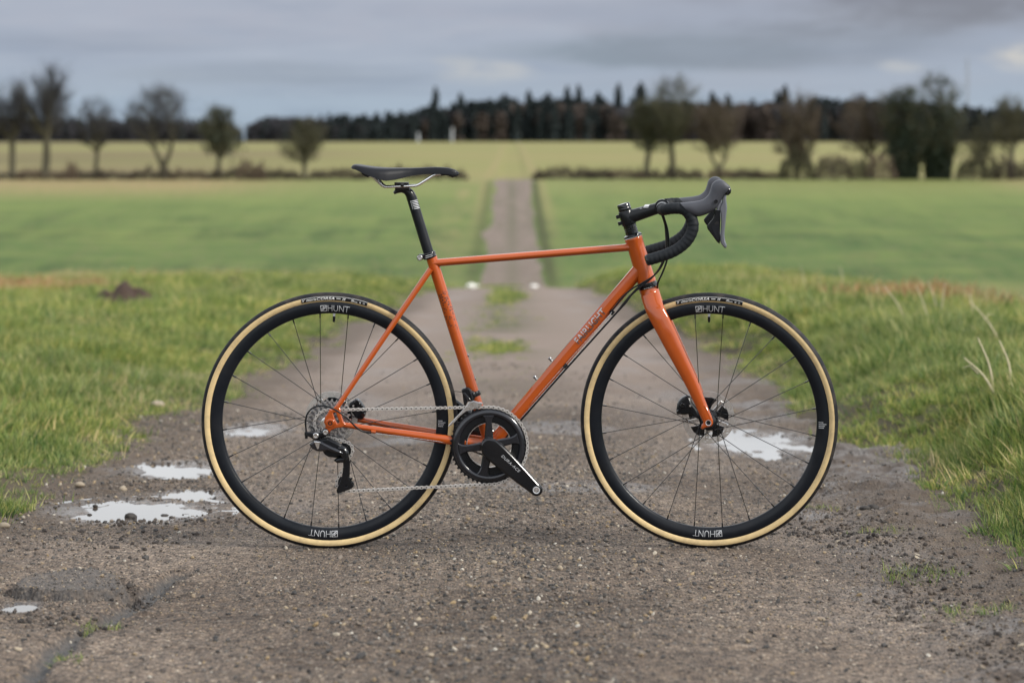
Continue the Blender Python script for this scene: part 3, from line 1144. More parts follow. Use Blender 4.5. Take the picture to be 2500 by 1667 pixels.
# crumbs of wet mud along the right margin and round the left puddles
MC = stone_material('mud_crumb', [(0, (.020, .016, .014)), (.5, (.055, .043, .036)), (1, (.12, .095, .076))])
crumbs = [proto(pebble(300 + k, 1, .9), 'crumb', MC, smooth=False) for k in range(5)]
S = dict(p=[], s=[], r=[], t=[], i=[])
for (px, py, wx, wy, n) in [(2080, 1275, 90, 26, 420), (2190, 1320, 110, 22, 320), (2300, 1440, 110, 40, 420), (1960, 1290, 60, 14, 140), (2010, 1225, 90, 10, 90), (2440, 1560, 70, 40, 160),
                            (330, 1262, 60, 7, 150), (560, 1262, 90, 10, 160), (400, 1180, 110, 8, 160), (520, 1190, 50, 6, 90), (260, 1320, 160, 30, 340), (120, 1500, 90, 14, 180), (330, 1440, 50, 12, 120), (1990, 1180, 60, 14, 90), (2250, 1385, 60, 14, 160)]:
    px_, py_ = px + wx * rng.normal(0, .85, n), py + wy * rng.normal(0, .85, n)
    d = np.array([depth_of(0, q) for q in py_])
    x = (px_ - 1250) * d / FPX
    size = .0035 + .013 * rng.random(n) ** 4
    z = road_z(x, d) + size * .15
    S['p'].append(np.stack([x, d, z], -1))
    S['s'].append(size)
    S['r'].append(rng.uniform(0, 6.283, n))
    S['t'].append(rng.normal(0, .5, (n, 2)))
    S['i'].append(rng.integers(0, 5, n))
scatter('mud_crumbs', np.concatenate(S['p']), np.concatenate(S['s']), np.concatenate(S['r']), np.concatenate(S['t']), np.concatenate(S['i']), crumbs)
# ------------------------------------------------------------------ trees, hedges, far wood
bark = mat('bark', (.075, .068, .042), .9, var=.4, vscale=3)
twig = mat('winter_twigs', (.042, .040, .042), .9, var=.3, vscale=1.5)
twig_b = mat('russet_twigs', (.082, .060, .040), .9, var=.35, vscale=1.2)
twig_o = mat('olive_twigs', (.062, .058, .030), .9, var=.35, vscale=1.2)
ivy = mat('ivy_leaves', (.022, .034, .016), .75, var=.5, vscale=2)
hedge_b = mat('hedge_twigs', (.060, .046, .034), .9, var=.4, vscale=1.5)
hedge_r = mat('bramble_twigs', (.13, .095, .065), .9, var=.4, vscale=1.5)
pine = mat('conifer_needles', (.024, .035, .036), .8, var=.5, vscale=.4)
woodb = mat('wood_bark', (.045, .040, .036), .9)
wood_br = mat('hazed_wood_twigs', (.046, .045, .052), .9, var=.45, vscale=.12)  # bluish tint of distant haze put into the twig colour
wood_ru = mat('wood_russet', (.062, .046, .037), .9, var=.4, vscale=.2)


def rot_dir(d, ang, az):
    q = Vector((0, 0, 1)) if abs(d.z) < .9 else Vector((1, 0, 0))
    u = (q - d * q.dot(d)).normalized()
    w = d.cross(u)
    return (d * math.cos(ang) + (u * math.cos(az) + w * math.sin(az)) * math.sin(ang)).normalized()


def tree(px, py_base, d, h, w, ivycol=0., kind=0, fork=None, lean=0., trunk_r=.17, name='tree', label='', cat='tree', group=None, crown_base=.34, twigs=2400, leaf=0, tw=None, seed=0, shape=1.0):
    """bare winter tree: trunk and limbs follow a branching rule, twigs fill an egg-shaped crown"""
    rr = random.Random(seed)
    x = (px - 1250) * d / FPX
    zb = CAMH - (py_base - HORY) * d / FPX
    zb = min(zb, float(ground_z(np.array([x]), np.array([d]))[0]) + .02)
    B = Vector((x, d, zb))
    root = empty(name, B, None, label, category=cat)
    if group:
        root['group'] = group
    tk, cr = MB(), MB()
    top = Vector((x + lean, d, zb + h))
    cz = zb + h * crown_base
    hub = Vector((x + lean * .4, d, cz))
    cc = Vector((x + lean, d, (cz + zb + h) / 2 + h * .02))
    rx, rz = w / 2 * 1.12, (h - h * crown_base) / 2 * 1.0

    def inside(p, m=1.0):
        return ((p.x - cc.x) / rx) ** 2 + ((p.y - cc.y) / rx) ** 2 + ((p.z - cc.z) / (rz * 1.06)) ** 2 < m
    stems = [(B, hub, trunk_r)]
    if fork:
        mid = B.lerp(hub, fork)
        stems = [(B, mid, trunk_r)]
        tk.tube([B - Vector((0, 0, .1)), B + Vector((0, 0, .25)), mid], [trunk_r * 1.5, trunk_r, trunk_r * .85], 8)
        hubs = []
        for sgn in (-1, 1):
            e = hub + Vector((sgn * w * .115, rr.uniform(-.3, .3), 0))
            tk.tube([mid - Vector((0, 0, .1)), mid.lerp(e, .5) + Vector((sgn * .03, 0, 0)), e], [trunk_r * .8, trunk_r * .62, trunk_r * .5], 7)
            hubs.append((e, trunk_r * .5))
    else:
        k1 = B.lerp(hub, .5) + Vector((rr.uniform(-.1, .1) - lean * .12, 0, 0))
        tk.tube([B - Vector((0, 0, .1)), B + Vector((0, 0, .25)), k1, hub], [trunk_r * 1.6, trunk_r * 1.05, trunk_r * .92, trunk_r * .78], 8)
        hubs = [(hub, trunk_r * .75)]
    ends = []
    for hb, r0 in hubs:
        nl = rr.randint(5, 7) if not fork else 4
        for i in range(nl):
            a = 2 * math.pi * i / nl + rr.uniform(-.4, .4)
            ang = rr.uniform(.25, 1.15) * (1.0 if i else .15)
            di = rot_dir(Vector((0, 0, 1)), ang, a)
            p, r = hb - Vector((0, 0, .1)), r0 * rr.uniform(.5, .75)
            pts, rs = [p], [r]
            ln = rr.uniform(.75, 1.0)
            for s in range(7):
                p = p + di * (h * (1 - crown_base) * .17 * ln)
                di = (di + Vector((rr.uniform(-.16, .16), rr.uniform(-.16, .16), rr.uniform(.0, .16)))).normalized()
                if not inside(p, 1.05):
                    break
                r *= .72
                pts.append(p.copy())
                rs.append(r)
                ends.append((p.copy(), di.copy(), r))
            if len(pts) > 1:
                tk.tube(pts, rs, 5)
    sec = []
    for p, di, r in ends:
        for _ in range(3):
            d2 = rot_dir(di, rr.uniform(.4, 1.1), rr.uniform(0, 6.28))
            pts, rs, q, r2 = [p], [r * .55], p.copy(), r * .55
            for s in range(4):
                q = q + d2 * h * .055 * rr.uniform(.7, 1.2)
                d2 = (d2 + Vector((rr.uniform(-.25, .25), rr.uniform(-.25, .25), rr.uniform(-.02, .2)))).normalized()
                if not inside(q, 1.1):
                    break
                r2 *= .7
                pts.append(q.copy())
                rs.append(max(r2, .012))
                sec.append((q.copy(), d2.copy()))
            if len(pts) > 1:
                tk.tube(pts, rs, 4)
    cnt = 0
    if tw is None:
        twigs = int(twigs * .62)
    guard = 0
    while cnt < twigs and guard < twigs * 4 and sec:
        guard += 1
        p, d2 = rr.choice(sec)
        e = rot_dir(d2, rr.uniform(.15, 1.0), rr.uniform(0, 6.28))
        e = (e + Vector((0, 0, .25))).normalized()
        ln = h * .075 * rr.uniform(.5, 1.5)
        q = p + e * ln
        q2 = q + (e + Vector((rr.uniform(-.4, .4), rr.uniform(-.4, .4), rr.uniform(0, .4)))) * ln * .7
        if not inside(q, 1.0 + .55 * rr.random()):
            continue
        cr.tube([p, q, q2], [.0105, .0075, .003], 3, cap=False)
        cnt += 1
    if leaf:
        for _ in range(leaf):
            p, _d = rr.choice(sec)
            p = p + Vector((rr.gauss(0, .35), rr.gauss(0, .35), rr.gauss(0, .35)))
            s = rr.uniform(.07, .16)
            a = Vector((rr.gauss(0, 1), rr.gauss(0, 1), rr.gauss(0, 1))).normalized()
            b = rot_dir(a, 1.57, rr.uniform(0, 6.28))
            cr.add([p - a * s, p + b * s * .7, p + a * s, p - b * s * .7], [(0, 1, 2, 3)], 1)
    if ivycol:
        for _ in range(6500):
            zq = rr.random()
            a, r = rr.uniform(0, 6.28), ivycol * (1.15 - .5 * abs(zq - .45)) * math.sqrt(rr.random())
            p = Vector((B.x + r * math.cos(a), B.y + r * math.sin(a), B.z + .1 + zq * h * .62))
            s = rr.uniform(.08, .18)
            a_ = Vector((rr.gauss(0, 1), rr.gauss(0, 1), rr.gauss(0, 1))).normalized()
            b = rot_dir(a_, 1.57, rr.uniform(0, 6.28))
            cr.add([p - a_ * s, p + b * s * .7, p + a_ * s, p - b * s * .7], [(0, 1, 2, 3)], 1)
    build(tk, 'trunk', bark, root)
    build(cr, 'crown', [tw or twig, ivy], root, smooth=0)
    return root


TH = 155.
PXM = FPX / TH
def T(px, top, wpx, **kw):
    """a tree of the hedge line given by its column, top row and crown width in the photo"""
    pyb = kw.pop('base', 441)
    return tree(px, pyb, TH + kw.pop('dd', 0), (pyb - top) / PXM, wpx / PXM, seed=int(px), group='bare trees along the field hedge', **kw)


T(30, 208, 78, label='tall bare tree cut by the left edge of the picture', trunk_r=.28, crown_base=.42, twigs=3000)
T(110, 176, 138, label='tallest bare tree on the left, with a wide fan of dark twigs', trunk_r=.34, crown_base=.40, lean=.35, twigs=4600)
T(235, 246, 92, label='slender bare tree left of the forked tree', trunk_r=.20, crown_base=.36, lean=.2, twigs=2400)
T(399, 226, 165, label='wide bare tree with its trunk forked in two', trunk_r=.30, fork=.45, crown_base=.36, twigs=4000)
T(535, 272, 108, label='round-headed dark olive tree right of the forked tree', trunk_r=.21, crown_base=.34, tw=twig_o, leaf=900)
T(744, 300, 120, label='low spreading tree behind the saddle, left of it', trunk_r=.21, crown_base=.30, tw=twig_o, twigs=2600)
T(1576, 255, 138, label='tree with a bowed trunk, left of the three standing behind the handlebar', trunk_r=.26, crown_base=.36, lean=.6, tw=twig_o, twigs=3000, leaf=500)
T(1640, 205, 140, label='tallest tree behind the handlebar, thin twigs above the wood', trunk_r=.26, crown_base=.34, tw=twig_o, twigs=2600)
T(1755, 256, 150, label='russet tree with low forked limbs right of the handlebar', trunk_r=.24, fork=.5, crown_base=.30, tw=twig_b, twigs=3000)
T(1945, 236, 110, label='brown bushy tree grown up from the ground, left of the shrubs', trunk_r=.24, crown_base=.10, tw=twig_b, twigs=3600)
T(2130, 245, 190, label='russet tree crown left of the ivy-clad trunks', trunk_r=.22, crown_base=.25, tw=twig_b, twigs=3200, dd=3)
T(2210, 232, 120, label='left of the two ivy-clad dark trees', trunk_r=.40, crown_base=.12, tw=twig_o, twigs=2600, leaf=2600, ivycol=1.15)
T(2290, 196, 120, label='right and taller of the two ivy-clad dark trees', trunk_r=.42, crown_base=.12, tw=twig_o, twigs=2600, leaf=2600, ivycol=1.15)
T(2400, 290, 120, label='low olive tree on the far right, left of the edge tree', trunk_r=.18, crown_base=.2, tw=twig_o, twigs=1600)
T(2470, 250, 96, label='bare tree at the right edge of the picture', trunk_r=.26, crown_base=.36, tw=twig_o, twigs=2000)


def shrub(px0, px1, top, label, base=441, mt=hedge_b, d=TH, name='hedge', cat='hedge', group='hedge along the far side of the green field', dens=1.0, seed=0, leafy=.35):
    rr = random.Random(int(px0 * 7 + px1) + seed)
    s = d / FPX
    if name == 'hedge' and px1 - px0 > 38:
        px0, px1 = px0 - 12, px1 + 12
    x0, x1 = (px0 - 1250) * s, (px1 - 1250) * s
    zb = float(ground_z(np.array([(x0 + x1) / 2]), np.array([float(d)]))[0])
    h = max(.4, ((CAMH - (top - HORY) * s) - zb) * 1.12)
    xc, wd = (x0 + x1) / 2, (x1 - x0) / 2
    root = empty(name, (xc, d, zb), None, label, category=cat, group=group)
    st, tw_ = MB(), MB()
    n = int((wd * 2 * h) * 300 * dens) + 80
    for i in range(max(6, int(wd * 4))):
        bx = xc + rr.uniform(-.9, .9) * wd
        by = d + rr.uniform(-.35, .35)
        hh = h * rr.uniform(.5, .9)
        st.tube([(bx, by, zb - .05), (bx + rr.uniform(-.2, .2), by, zb + hh * .5), (bx + rr.uniform(-.4, .4), by + rr.uniform(-.3, .3), zb + hh)], [.03, .02, .008], 4)
    for i in range(n):
        u = rr.uniform(-1, 1)
        prof = (1 - abs(u) ** 7) * (.66 + .5 * noise.noise(Vector((u * wd * 1.6 + xc, 3.1, 0))) + .3 * noise.noise(Vector((u * wd * 4 + xc, 7.1, 0))))
        z = zb + h * prof * (rr.random() ** .75)
        p = Vector((xc + u * wd, d + rr.gauss(0, .33), z))
        e = rot_dir(Vector((0, 0, 1)), rr.uniform(0, 1.1), rr.uniform(0, 6.28))
        ln = rr.uniform(.15, .45)
        if rr.random() < leafy:
            s_ = rr.uniform(.05, .12)
            b = rot_dir(e, 1.57, rr.uniform(0, 6.28))
            tw_.add([p - e * s_, p + b * s_ * .7, p + e * s_, p - b * s_ * .7], [(0, 1, 2, 3)])
        else:
            tw_.tube([p, p + e * ln], [.013, .004], 3, cap=False)
    build(st, 'stem', bark, root, kind='stuff')
    build(tw_, 'crown', mt, root, smooth=0)


SEG = [(-20, 52, 424, 'low hedge piece at the left edge of the picture', hedge_b), (56, 100, 413, 'reddish hedge piece left of the tallest bare tree', hedge_r), (118, 176, 417, 'thin brown hedge piece right of the tallest bare tree', hedge_r),
       (178, 246, 416, 'dark hedge piece at the foot of the slender bare tree', hedge_b), (252, 318, 419, 'thin hedge piece between the slender and the forked tree', hedge_b), (324, 416, 411, 'thick dark hedge piece at the foot of the forked tree', hedge_b),
       (430, 496, 415, 'hedge piece right of the forked tree', hedge_r), (512, 640, 411, 'long dark hedge piece right of the round olive tree', hedge_b), (630, 724, 412, 'dark hedge piece left of the spreading tree', hedge_b),
       (764, 872, 411, 'dark hedge piece just left of the saddle', hedge_b), (872, 1130, 406, 'long dark hedge piece behind the saddle', hedge_b),
       (1312, 1440, 407, 'long dark hedge piece right of the far track', hedge_b), (1440, 1484, 412, 'small round bush left of the bowed trunk', hedge_b), (1490, 1566, 413, 'pale thin hedge piece left of the bowed trunk', hedge_r),
       (1560, 1600, 411, 'dark bush at the foot of the bowed trunk', hedge_b), (1625, 1670, 411, 'dark bush at the foot of the tallest tree behind the handlebar', hedge_b), (1680, 1718, 413, 'small dark bush left of the russet forked tree', hedge_b),
       (1738, 1782, 410, 'small bush at the foot of the russet forked tree', hedge_r), (1796, 1850, 411, 'low dark bush right of the russet forked tree', hedge_b), (1852, 1915, 418, 'low straw-brown hedge piece left of the bushy tree', hedge_r)]
for a, b, tp, lb, mt in SEG:
    shrub(a, b, tp, lb, mt=mt)
for a, b, tp, lb, mt in [(160, 190, 392, 'single upright sapling bush between the tallest and the slender tree', hedge_r), (580, 650, 385, 'pale brown bush right of the round olive tree', hedge_r),
                         (1990, 2080, 368, 'round brown shrub right of the bushy tree', hedge_b), (2072, 2118, 378, 'dark narrow shrub between two brown shrubs', twig_o), (2108, 2190, 372, 'brown shrub just left of the ivy-clad trunks', hedge_r),
                         (1902, 1990, 352, 'tall olive thicket at the foot of the bushy tree', twig_o), (2336, 2440, 362, 'olive brown thicket right of the ivy-clad trees', twig_o), (2425, 2470, 372, 'dark shrub left of the right edge tree', hedge_b), (2462, 2530, 385, 'shrub at the right edge of the picture', hedge_b)]:
    shrub(a, b, tp, lb, mt=mt, name='shrub', cat='shrub', group='shrubs along the field hedge', d=TH - 1.2, dens=.8)


# ---- the far wood: one mass, and the conifers that stand out of it
def leaf_cloud(mb, c, rx, rz, n, s, rr, m=0, cone=False):
    for _ in range(n):
        if cone:
            t_ = rr.random() ** .8
            z = -rz + 2 * rz * (1 - t_) if False else rz * (2 * t_ - 1)
            rad = rx * (1 - (z + rz) / (2 * rz)) ** .8 * math.sqrt(rr.random()) + .1
            a = rr.uniform(0, 6.28)
            p = Vector((rad * math.cos(a), rad * math.sin(a), z))
        else:
            while True:
                p = Vector((rr.uniform(-1, 1), rr.uniform(-1, 1), rr.uniform(-1, 1)))
                if p.length < 1:
                    break
            p = Vector((p.x * rx, p.y * rx, p.z * rz))
        p = p + Vector(c)
        a = Vector((rr.gauss(0, 1), rr.gauss(0, 1), rr.gauss(0, .7))).normalized()
        b = rot_dir(a, 1.57, rr.uniform(0, 6.28))
        q = s * rr.uniform(.6, 1.4)
        mb.add([p - a * q, p + b * q * .6, p + a * q, p - b * q * .6], [(0, 1, 2, 3)], m)


WD = 900.
protos_w = []
for k in range(7):
    rr = random.Random(500 + k)
    mb = MB()
    if k < 2:      # conifer, 12 m
        mb.tube([(0, 0, 0), (0, 0, 11)], [.22, .05], 6, m=1)
        leaf_cloud(mb, (0, 0, 6.3), 2.0, 6.0, 560, .75, rr, 0, cone=True)
        protos_w.append(proto(mb, 'wood', [pine, woodb], smooth=False))
    elif k < 5:    # bare broadleaf
        mb.tube([(0, 0, 0), (0, 0, 7)], [.25, .12], 6, m=1)
        for j in range(7):
            a = j * .9
            mb.tube([(0, 0, 3 + j * .4), (1.3 * math.cos(a), 1.3 * math.sin(a), 6 + j * .4), (2 * math.cos(a), 2 * math.sin(a), 9 + .3 * j)], [.12, .07, .03], 4, m=1)
        for j in range(6):
            leaf_cloud(mb, (rr.uniform(-1.6, 1.6), rr.uniform(-1.6, 1.6), rr.uniform(4, 9)), 1.7, 1.9, 75, .6, rr)
        leaf_cloud(mb, (0, 0, 6.5), 2.6, 4.5, 160, .6, rr)
        leaf_cloud(mb, (0, 0, 1.6), 2.8, 1.9, 150, .6, rr)
        protos_w.append(proto(mb, 'wood', [wood_br, woodb], smooth=False))
    else:          # russet broadleaf / larch
        mb.tube([(0, 0, 0), (0, 0, 8)], [.22, .1], 6, m=1)
        leaf_cloud(mb, (0, 0, 6.6), 2.3, 4.6, 430, .65, rr)
        leaf_cloud(mb, (0, 0, 1.6), 2.8, 1.9, 150, .6, rr)
        protos_w.append(proto(mb, 'wood', [wood_ru, woodb], smooth=False))
# height of the wood's skyline in rows of the photo
sk_x = [-900, 60, 180, 300, 420, 560, 596, 612, 660, 760, 860, 940, 1010, 1080, 1140, 1220, 1300, 1400, 1500, 1600, 1700, 1800, 1900, 2000, 2120, 2230, 2330, 2400, 2460, 3400]
sk_y = [293, 287, 290, 290, 292, 296, 318, 300, 280, 283, 285, 280, 272, 264, 256, 250, 249, 249, 250, 254, 254, 248, 246, 247, 252, 256, 262, 268, 270, 272]
S = dict(p=[], s=[], r=[], t=[], i=[])
nw = 2450
wx_px = rng.uniform(-900, 3400, nw)
wdp = WD + rng.random(nw) ** 1.3 * 90
keep = ~((wx_px > 575) & (wx_px < 605) & (rng.random(nw) < .9)) & ~((wx_px > 206) & (wx_px < 222))
wx_px, wdp = wx_px[keep], wdp[keep]
wx = (wx_px - 1250) * wdp / FPX
wz = ground_z(wx, wdp) - .2
front = (wdp < WD + 14)
hgt = (CAMH + (HORY - np.interp(wx_px, sk_x, sk_y)) * wdp / FPX - wz) * np.where(front, rng.uniform(.62, .95, len(wx)), rng.uniform(.82, 1.03, len(wx)))
con = vnoise(wx, wdp, .03, 401) + rng.normal(0, .5, len(wx)) > .35
rus = ~con & (vnoise(wx, wdp, .022, 402) + rng.normal(0, .35, len(wx)) > .15) & (wx_px > 900)
idx = np.where(con, rng.integers(0, 2, len(wx)), np.where(rus, rng.integers(5, 7, len(wx)), rng.integers(2, 5, len(wx))))
scatter('wood', np.stack([wx, wdp, wz], -1), hgt / 11.6, rng.uniform(0, 6.28, len(wx)), rng.normal(0, .03, (len(wx), 2)), idx, protos_w)

for px, top, wpx, lb in [
        (1063, 214, 22, 'single slim conifer high above the wood left of the far track'), (1124, 230, 26, 'shorter conifer right of the slim one, above the wood'), (1232, 231, 52, 'broad flat-topped conifer above the wood over the far track'),
        (1291, 222, 20, 'small pointed conifer between the broad one and the next'), (1338, 228, 40, 'low broad conifer left of the pair'), (1385, 212, 20, 'left of a pair of slim conifers'), (1412, 210, 22, 'right of a pair of slim conifers'),
        (1460, 226, 40, 'low dark conifer right of the pair'), (1511, 206, 26, 'pointed conifer with a fine tip above the wood'), (1566, 202, 38, 'thick dark conifer just left of the tallest bare tree on the right'),
        (1738, 226, 34, 'dark conifer right of the tallest bare tree on the right'), (1776, 232, 18, 'short slim conifer in the skyline right of the bare trees'), (1917, 210, 24, 'slim dark conifer standing alone in the skyline on the right'), (1897, 224, 20, 'thin pale conifer touching the lone slim one'),
        (2100, 222, 40, 'bare grey tree rising from the wood left of the ivy-clad trees')]:
    rr = random.Random(int(px))
    d_ = WD + 42
    s = d_ / FPX
    xx = (px - 1250) * s
    zb = float(ground_z(np.array([xx]), np.array([d_]))[0])
    h = CAMH + (HORY - top) * s - zb
    con_ = 'conifer' in lb
    root = empty('conifer' if con_ else 'bare_tree', (xx, d_, zb), None, lb, category='conifer' if con_ else 'tree')
    if con_:
        root['group'] = 'conifers rising out of the far wood'
    tk, cr = MB(), MB()
    tk.tube([(xx, d_, zb - .2), (xx, d_, zb + h * .97)], [.35, .06], 6)
    wm_ = wpx * s / 2
    if con_:
        leaf_cloud(cr, (xx, d_, zb + h * .62), wm_ * 1.25, h * .385, 900, .8, rr, cone=True)
        leaf_cloud(cr, (xx + rr.uniform(-.5, .5), d_, zb + h * .80), wm_ * rr.uniform(.6, .95), h * .17, 420, .7, rr)
        leaf_cloud(cr, (xx + rr.uniform(-1.2, 1.2) * wm_, d_, zb + h * .66), wm_ * .8, h * .12, 260, .7, rr)
    else:
        leaf_cloud(cr, (xx, d_, zb + h * .75), wm_, h * .24, 420, .5, rr)
    build(tk, 'trunk', woodb, root)
    build(cr, 'crown', pine if con_ else wood_br, root, smooth=0)

white = mat('white_paint', (.50, .52, .55), .6)
for px, top, lb in [(1021, 325, 'left and smaller of two white posts at the foot of the far wood'), (1104, 312, 'right and taller of two white posts at the foot of the far wood')]:
    d_ = WD - 30
    s = d_ / FPX
    xx = (px - 1250) * s
    zb = float(ground_z(np.array([xx]), np.array([d_]))[0])
    h = CAMH + (HORY - top) * s - zb
    mb = MB()
    mb.tube([(xx, d_, zb - .1), (xx, d_, zb + .5), (xx, d_, zb + h * .9), (xx, d_, zb + h)], [.5, .42, .36, .2], 10)
    build(mb, 'white_post', white, None, lb, category='post', group='white posts before the far wood')
# radio mast far beyond the wood
d_ = 2600.
s = d_ / FPX
xx = (2362 - 1250) * s
zb = float(ground_z(np.array([xx]), np.array([d_]))[0])
h = CAMH + (HORY - 130) * s - zb
root = empty('radio_mast', (xx, d_, zb), None, 'faint tall radio mast on the skyline at the far right', category='mast')
steel_g = mat('mast_steel', (.30, .32, .35), .6)
mb = MB()
legs = [Vector((xx + 2.2 * math.cos(a), d_ + 2.2 * math.sin(a), 0)) for a in (.5, 2.6, 4.7)]
for lg in legs:
    mb.tube([lg + Vector((0, 0, zb)), lg + Vector((0, 0, zb + h * .92))], .28, 5)
build(mb, 'leg', steel_g, root)
mb = MB()
for k in range(40):
    z0, z1 = zb + h * .92 * k / 40, zb + h * .92 * (k + 1) / 40
    for i in range(3):
        mb.tube([legs[i] + Vector((0, 0, z0)), legs[(i + 1) % 3] + Vector((0, 0, z1))], .14, 4)
build(mb, 'lattice', steel_g, root)
mb = MB()
mb.tube([(xx, d_, zb + h * .9), (xx, d_, zb + h)], [.3, .1], 6)
build(mb, 'aerial', steel_g, root)
# ------------------------------------------------------------------ small things lying about
soil = mat('dark_soil', (.040, .022, .014), .95, var=.6, vscale=18, bump=1.0, bscale=60)
clodm = mat('wet_mud', (.028, .023, .020), .7, var=.5, vscale=60, bump=.8, bscale=200)
for (px, py, w), lb in zip(MOLE, ['wide brown mound of bare soil in the grass on the left', 'brown mound of soil nearest the road on the left', 'small low mound of soil beside the widest one']):
    cx, cdd = ground_at(px, py)
    zb = float(ground_z(np.array([cx]), np.array([cdd]))[0])
    mb = MB()
    n, R_ = 28, 12
    secs = []
    for i in range(R_ + 1):
        rr = w * (1 - (i / R_)) + .004
        sec = []
        for k in range(n):
            a = 2 * math.pi * k / n
            qx, qy = rr * math.cos(a), rr * math.sin(a)
            nn = noise.noise(Vector((qx * 6 + px, qy * 6, 1.3)))
            h = w * .50 * (1 - (rr / w) ** 2) * (1 + .5 * nn) + .05 * nn * (1 - rr / w)
            sec.append((cx + qx * (1 + .12 * nn), cdd + qy * (1 + .12 * nn), zb - .02 + h + .045 * noise.noise(Vector((qx * 17 + px, qy * 17, 4.)))))
        secs.append(sec)
    mb.loft(secs)
    build(mb, 'soil_mound', soil, None, lb, category='soil mound', group='soil mounds in the grass', smooth=180)


def lump(name, px, py, size, m, lb, catg, group, seed, sub=2, zf=road_z, flat=.7):
    mb = pebble(seed, sub, flat)
    cx, cdd = ground_at(px, py)
    z = float(zf(np.array([cx]), np.array([cdd]))[0])
    mb.v = [(cx + v[0] * size, cdd + v[1] * size, z + size * .2 + v[2] * size) for v in mb.v]
    return build(mb, name, m, None, lb, smooth=180, category=catg, group=group)


lump('mud_clod', 2113, 1237, .034, clodm, 'left of two round dark clods in the wet mud on the right', 'clod', 'mud clods on the wet margin', 31)
lump('mud_clod', 2132, 1236, .028, clodm, 'right of two round dark clods in the wet mud on the right', 'clod', 'mud clods on the wet margin', 32)
lump('mud_clod', 318, 1252, .036, clodm, 'dark clod at the near rim of the large left puddle', 'clod', 'mud clods on the wet margin', 33)
lump('mud_clod', 402, 1249, .020, clodm, 'small dark clod at the right end of the large left puddle', 'clod', 'mud clods on the wet margin', 34)
lump('mud_clod', 232, 1235, .014, clodm, 'tiny clod standing in the large left puddle', 'clod', 'mud clods on the wet margin', 35)
ps1 = mat('pale_flint', (.27, .22, .16), .7, var=.25, vscale=60)
glintm = mat('white_glint', (.78, .76, .72), .55, var=.1, vscale=60)  # white colour stands in for wet spots mirroring the sky
for px, py, s, m, lb, zf in [
        (385, 1005, .075, ps1, 'pale stone at the foot of the left grass bank', ground_z), (9, 1296, .030, ps1, 'pale stone at the left edge of the picture below the grass', road_z),
        (300, 1192, .030, ps1, 'long pale stone left of the middle puddle', road_z), (195, 1193, .030, ps1, 'tan stone in the gravel left of the large puddle', road_z),
        (1148, 690, .17, glintm, 'bright white lump standing for a sky glint at the left edge of the road crest', road_z), (1163, 668, .13, glintm, 'fainter white lump standing for a glint just beyond the bright one', road_z), (1303, 672, .13, glintm, 'white lump standing for a sky glint at the right edge of the road crest', road_z),
        (1052, 1613, .016, ps1, 'blurred cream pebble near the bottom of the picture', road_z), (1440, 1637, .016, ps1, 'blurred yellow pebble at the bottom right of the middle', road_z), (1014, 1388, .014, ps1, 'pale pebble below the left tyre', road_z), (1205, 1388, .018, ps1, 'cream pebble below the crank arm', road_z),
        (1367, 1398, .016, ps1, 'ochre pebble right of the cream one below the crank', road_z), (1745, 1404, .012, ps1, 'small tan pebble below the right tyre', road_z)]:
    lump('stone', px, py, s, m, lb, 'stone', 'loose pale stones', int(px), zf=zf)

# pale dry stalks leaning out of the right verge
stalkm = mat('pale_straw', (.58, .50, .34), .7, var=.2, vscale=40)
for i, (x0, y0, x1, y1, lb) in enumerate([
        (2400, 874, 2432, 948, 'straight pale stalk in the right verge, left of the close pair'), (2450, 898, 2474, 947, 'short pale stalk right of the close pair'), (2376, 918, 2440, 950, 'pale stalk lying almost flat below the close pair'),
        (2390, 808, 2452, 870, 'long pale stalk leaning to the left above the pair'), (2174, 752, 2222, 812, 'thin stalk leaning left, nearest the tyre'), (2246, 736, 2272, 806, 'upright pale stalk left of the forked one'), (2304, 732, 2288, 796, 'pale stalk leaning right, right limb of the fork'),
        (2272, 744, 2290, 790, 'pale stalk leaning left, left limb of the fork'), (2370, 766, 2374, 800, 'short thick pale stalk right of the fork'), (1957, 690, 1970, 728, 'pale stalk standing alone beside the tyre top'), (2054, 694, 2060, 728, 'short pale stalk right of the lone one'), (2140, 738, 2144, 770, 'short pale stalk left of the leaning thin one')]):
    d_ = float(np.interp(y1, [720, 800, 950], [19., 12., 7.4]))
    b_ = at_depth(x1, y1, d_)
    b_.z = float(ground_z(np.array([b_.x]), np.array([b_.y]))[0])
    dx, dz = (x0 - x1) * d_ / FPX, (y1 - y0) * d_ / FPX
    hgt_ = .10 + dz
    tp_ = b_ + Vector((dx * 1.3, .02, hgt_))
    mb = MB()
    mb.tube(catmull([b_ - Vector((0, 0, .02)), b_.lerp(tp_, .5) + Vector((.008, 0, .006)), tp_], 5), list(np.linspace(.0046, .0022, 11)), 6)
    for s_ in (((.6,) if i in (2, 3) else ())):
        q = b_.lerp(tp_, s_)
        mb.tube([q, q + Vector((.03 if i % 2 else -.03, .01, .03)), q + Vector((.06 if i % 2 else -.06, .01, .02))], [.0025, .0018, .0005], 4)
    build(mb, 'dry_stalk', stalkm, None, lb, category='stalk', group='pale dry stalks in the right verge')
def dusty(m, dust, amount, scale):
    t = m.node_tree
    b = t.nodes['Principled BSDF']
    s = b.inputs['Base Color']
    g = N(t, 'ShaderNodeNewGeometry')
    k = M_(t, 'MULTIPLY', MR(t, NOISE(t, g.outputs['Position'], scale, 5, .7), .42, .75), amount)
    src = s.links[0].from_socket if s.links else tuple(s.default_value)[:3]
    L(t, MIX(t, k, src, dust), s)


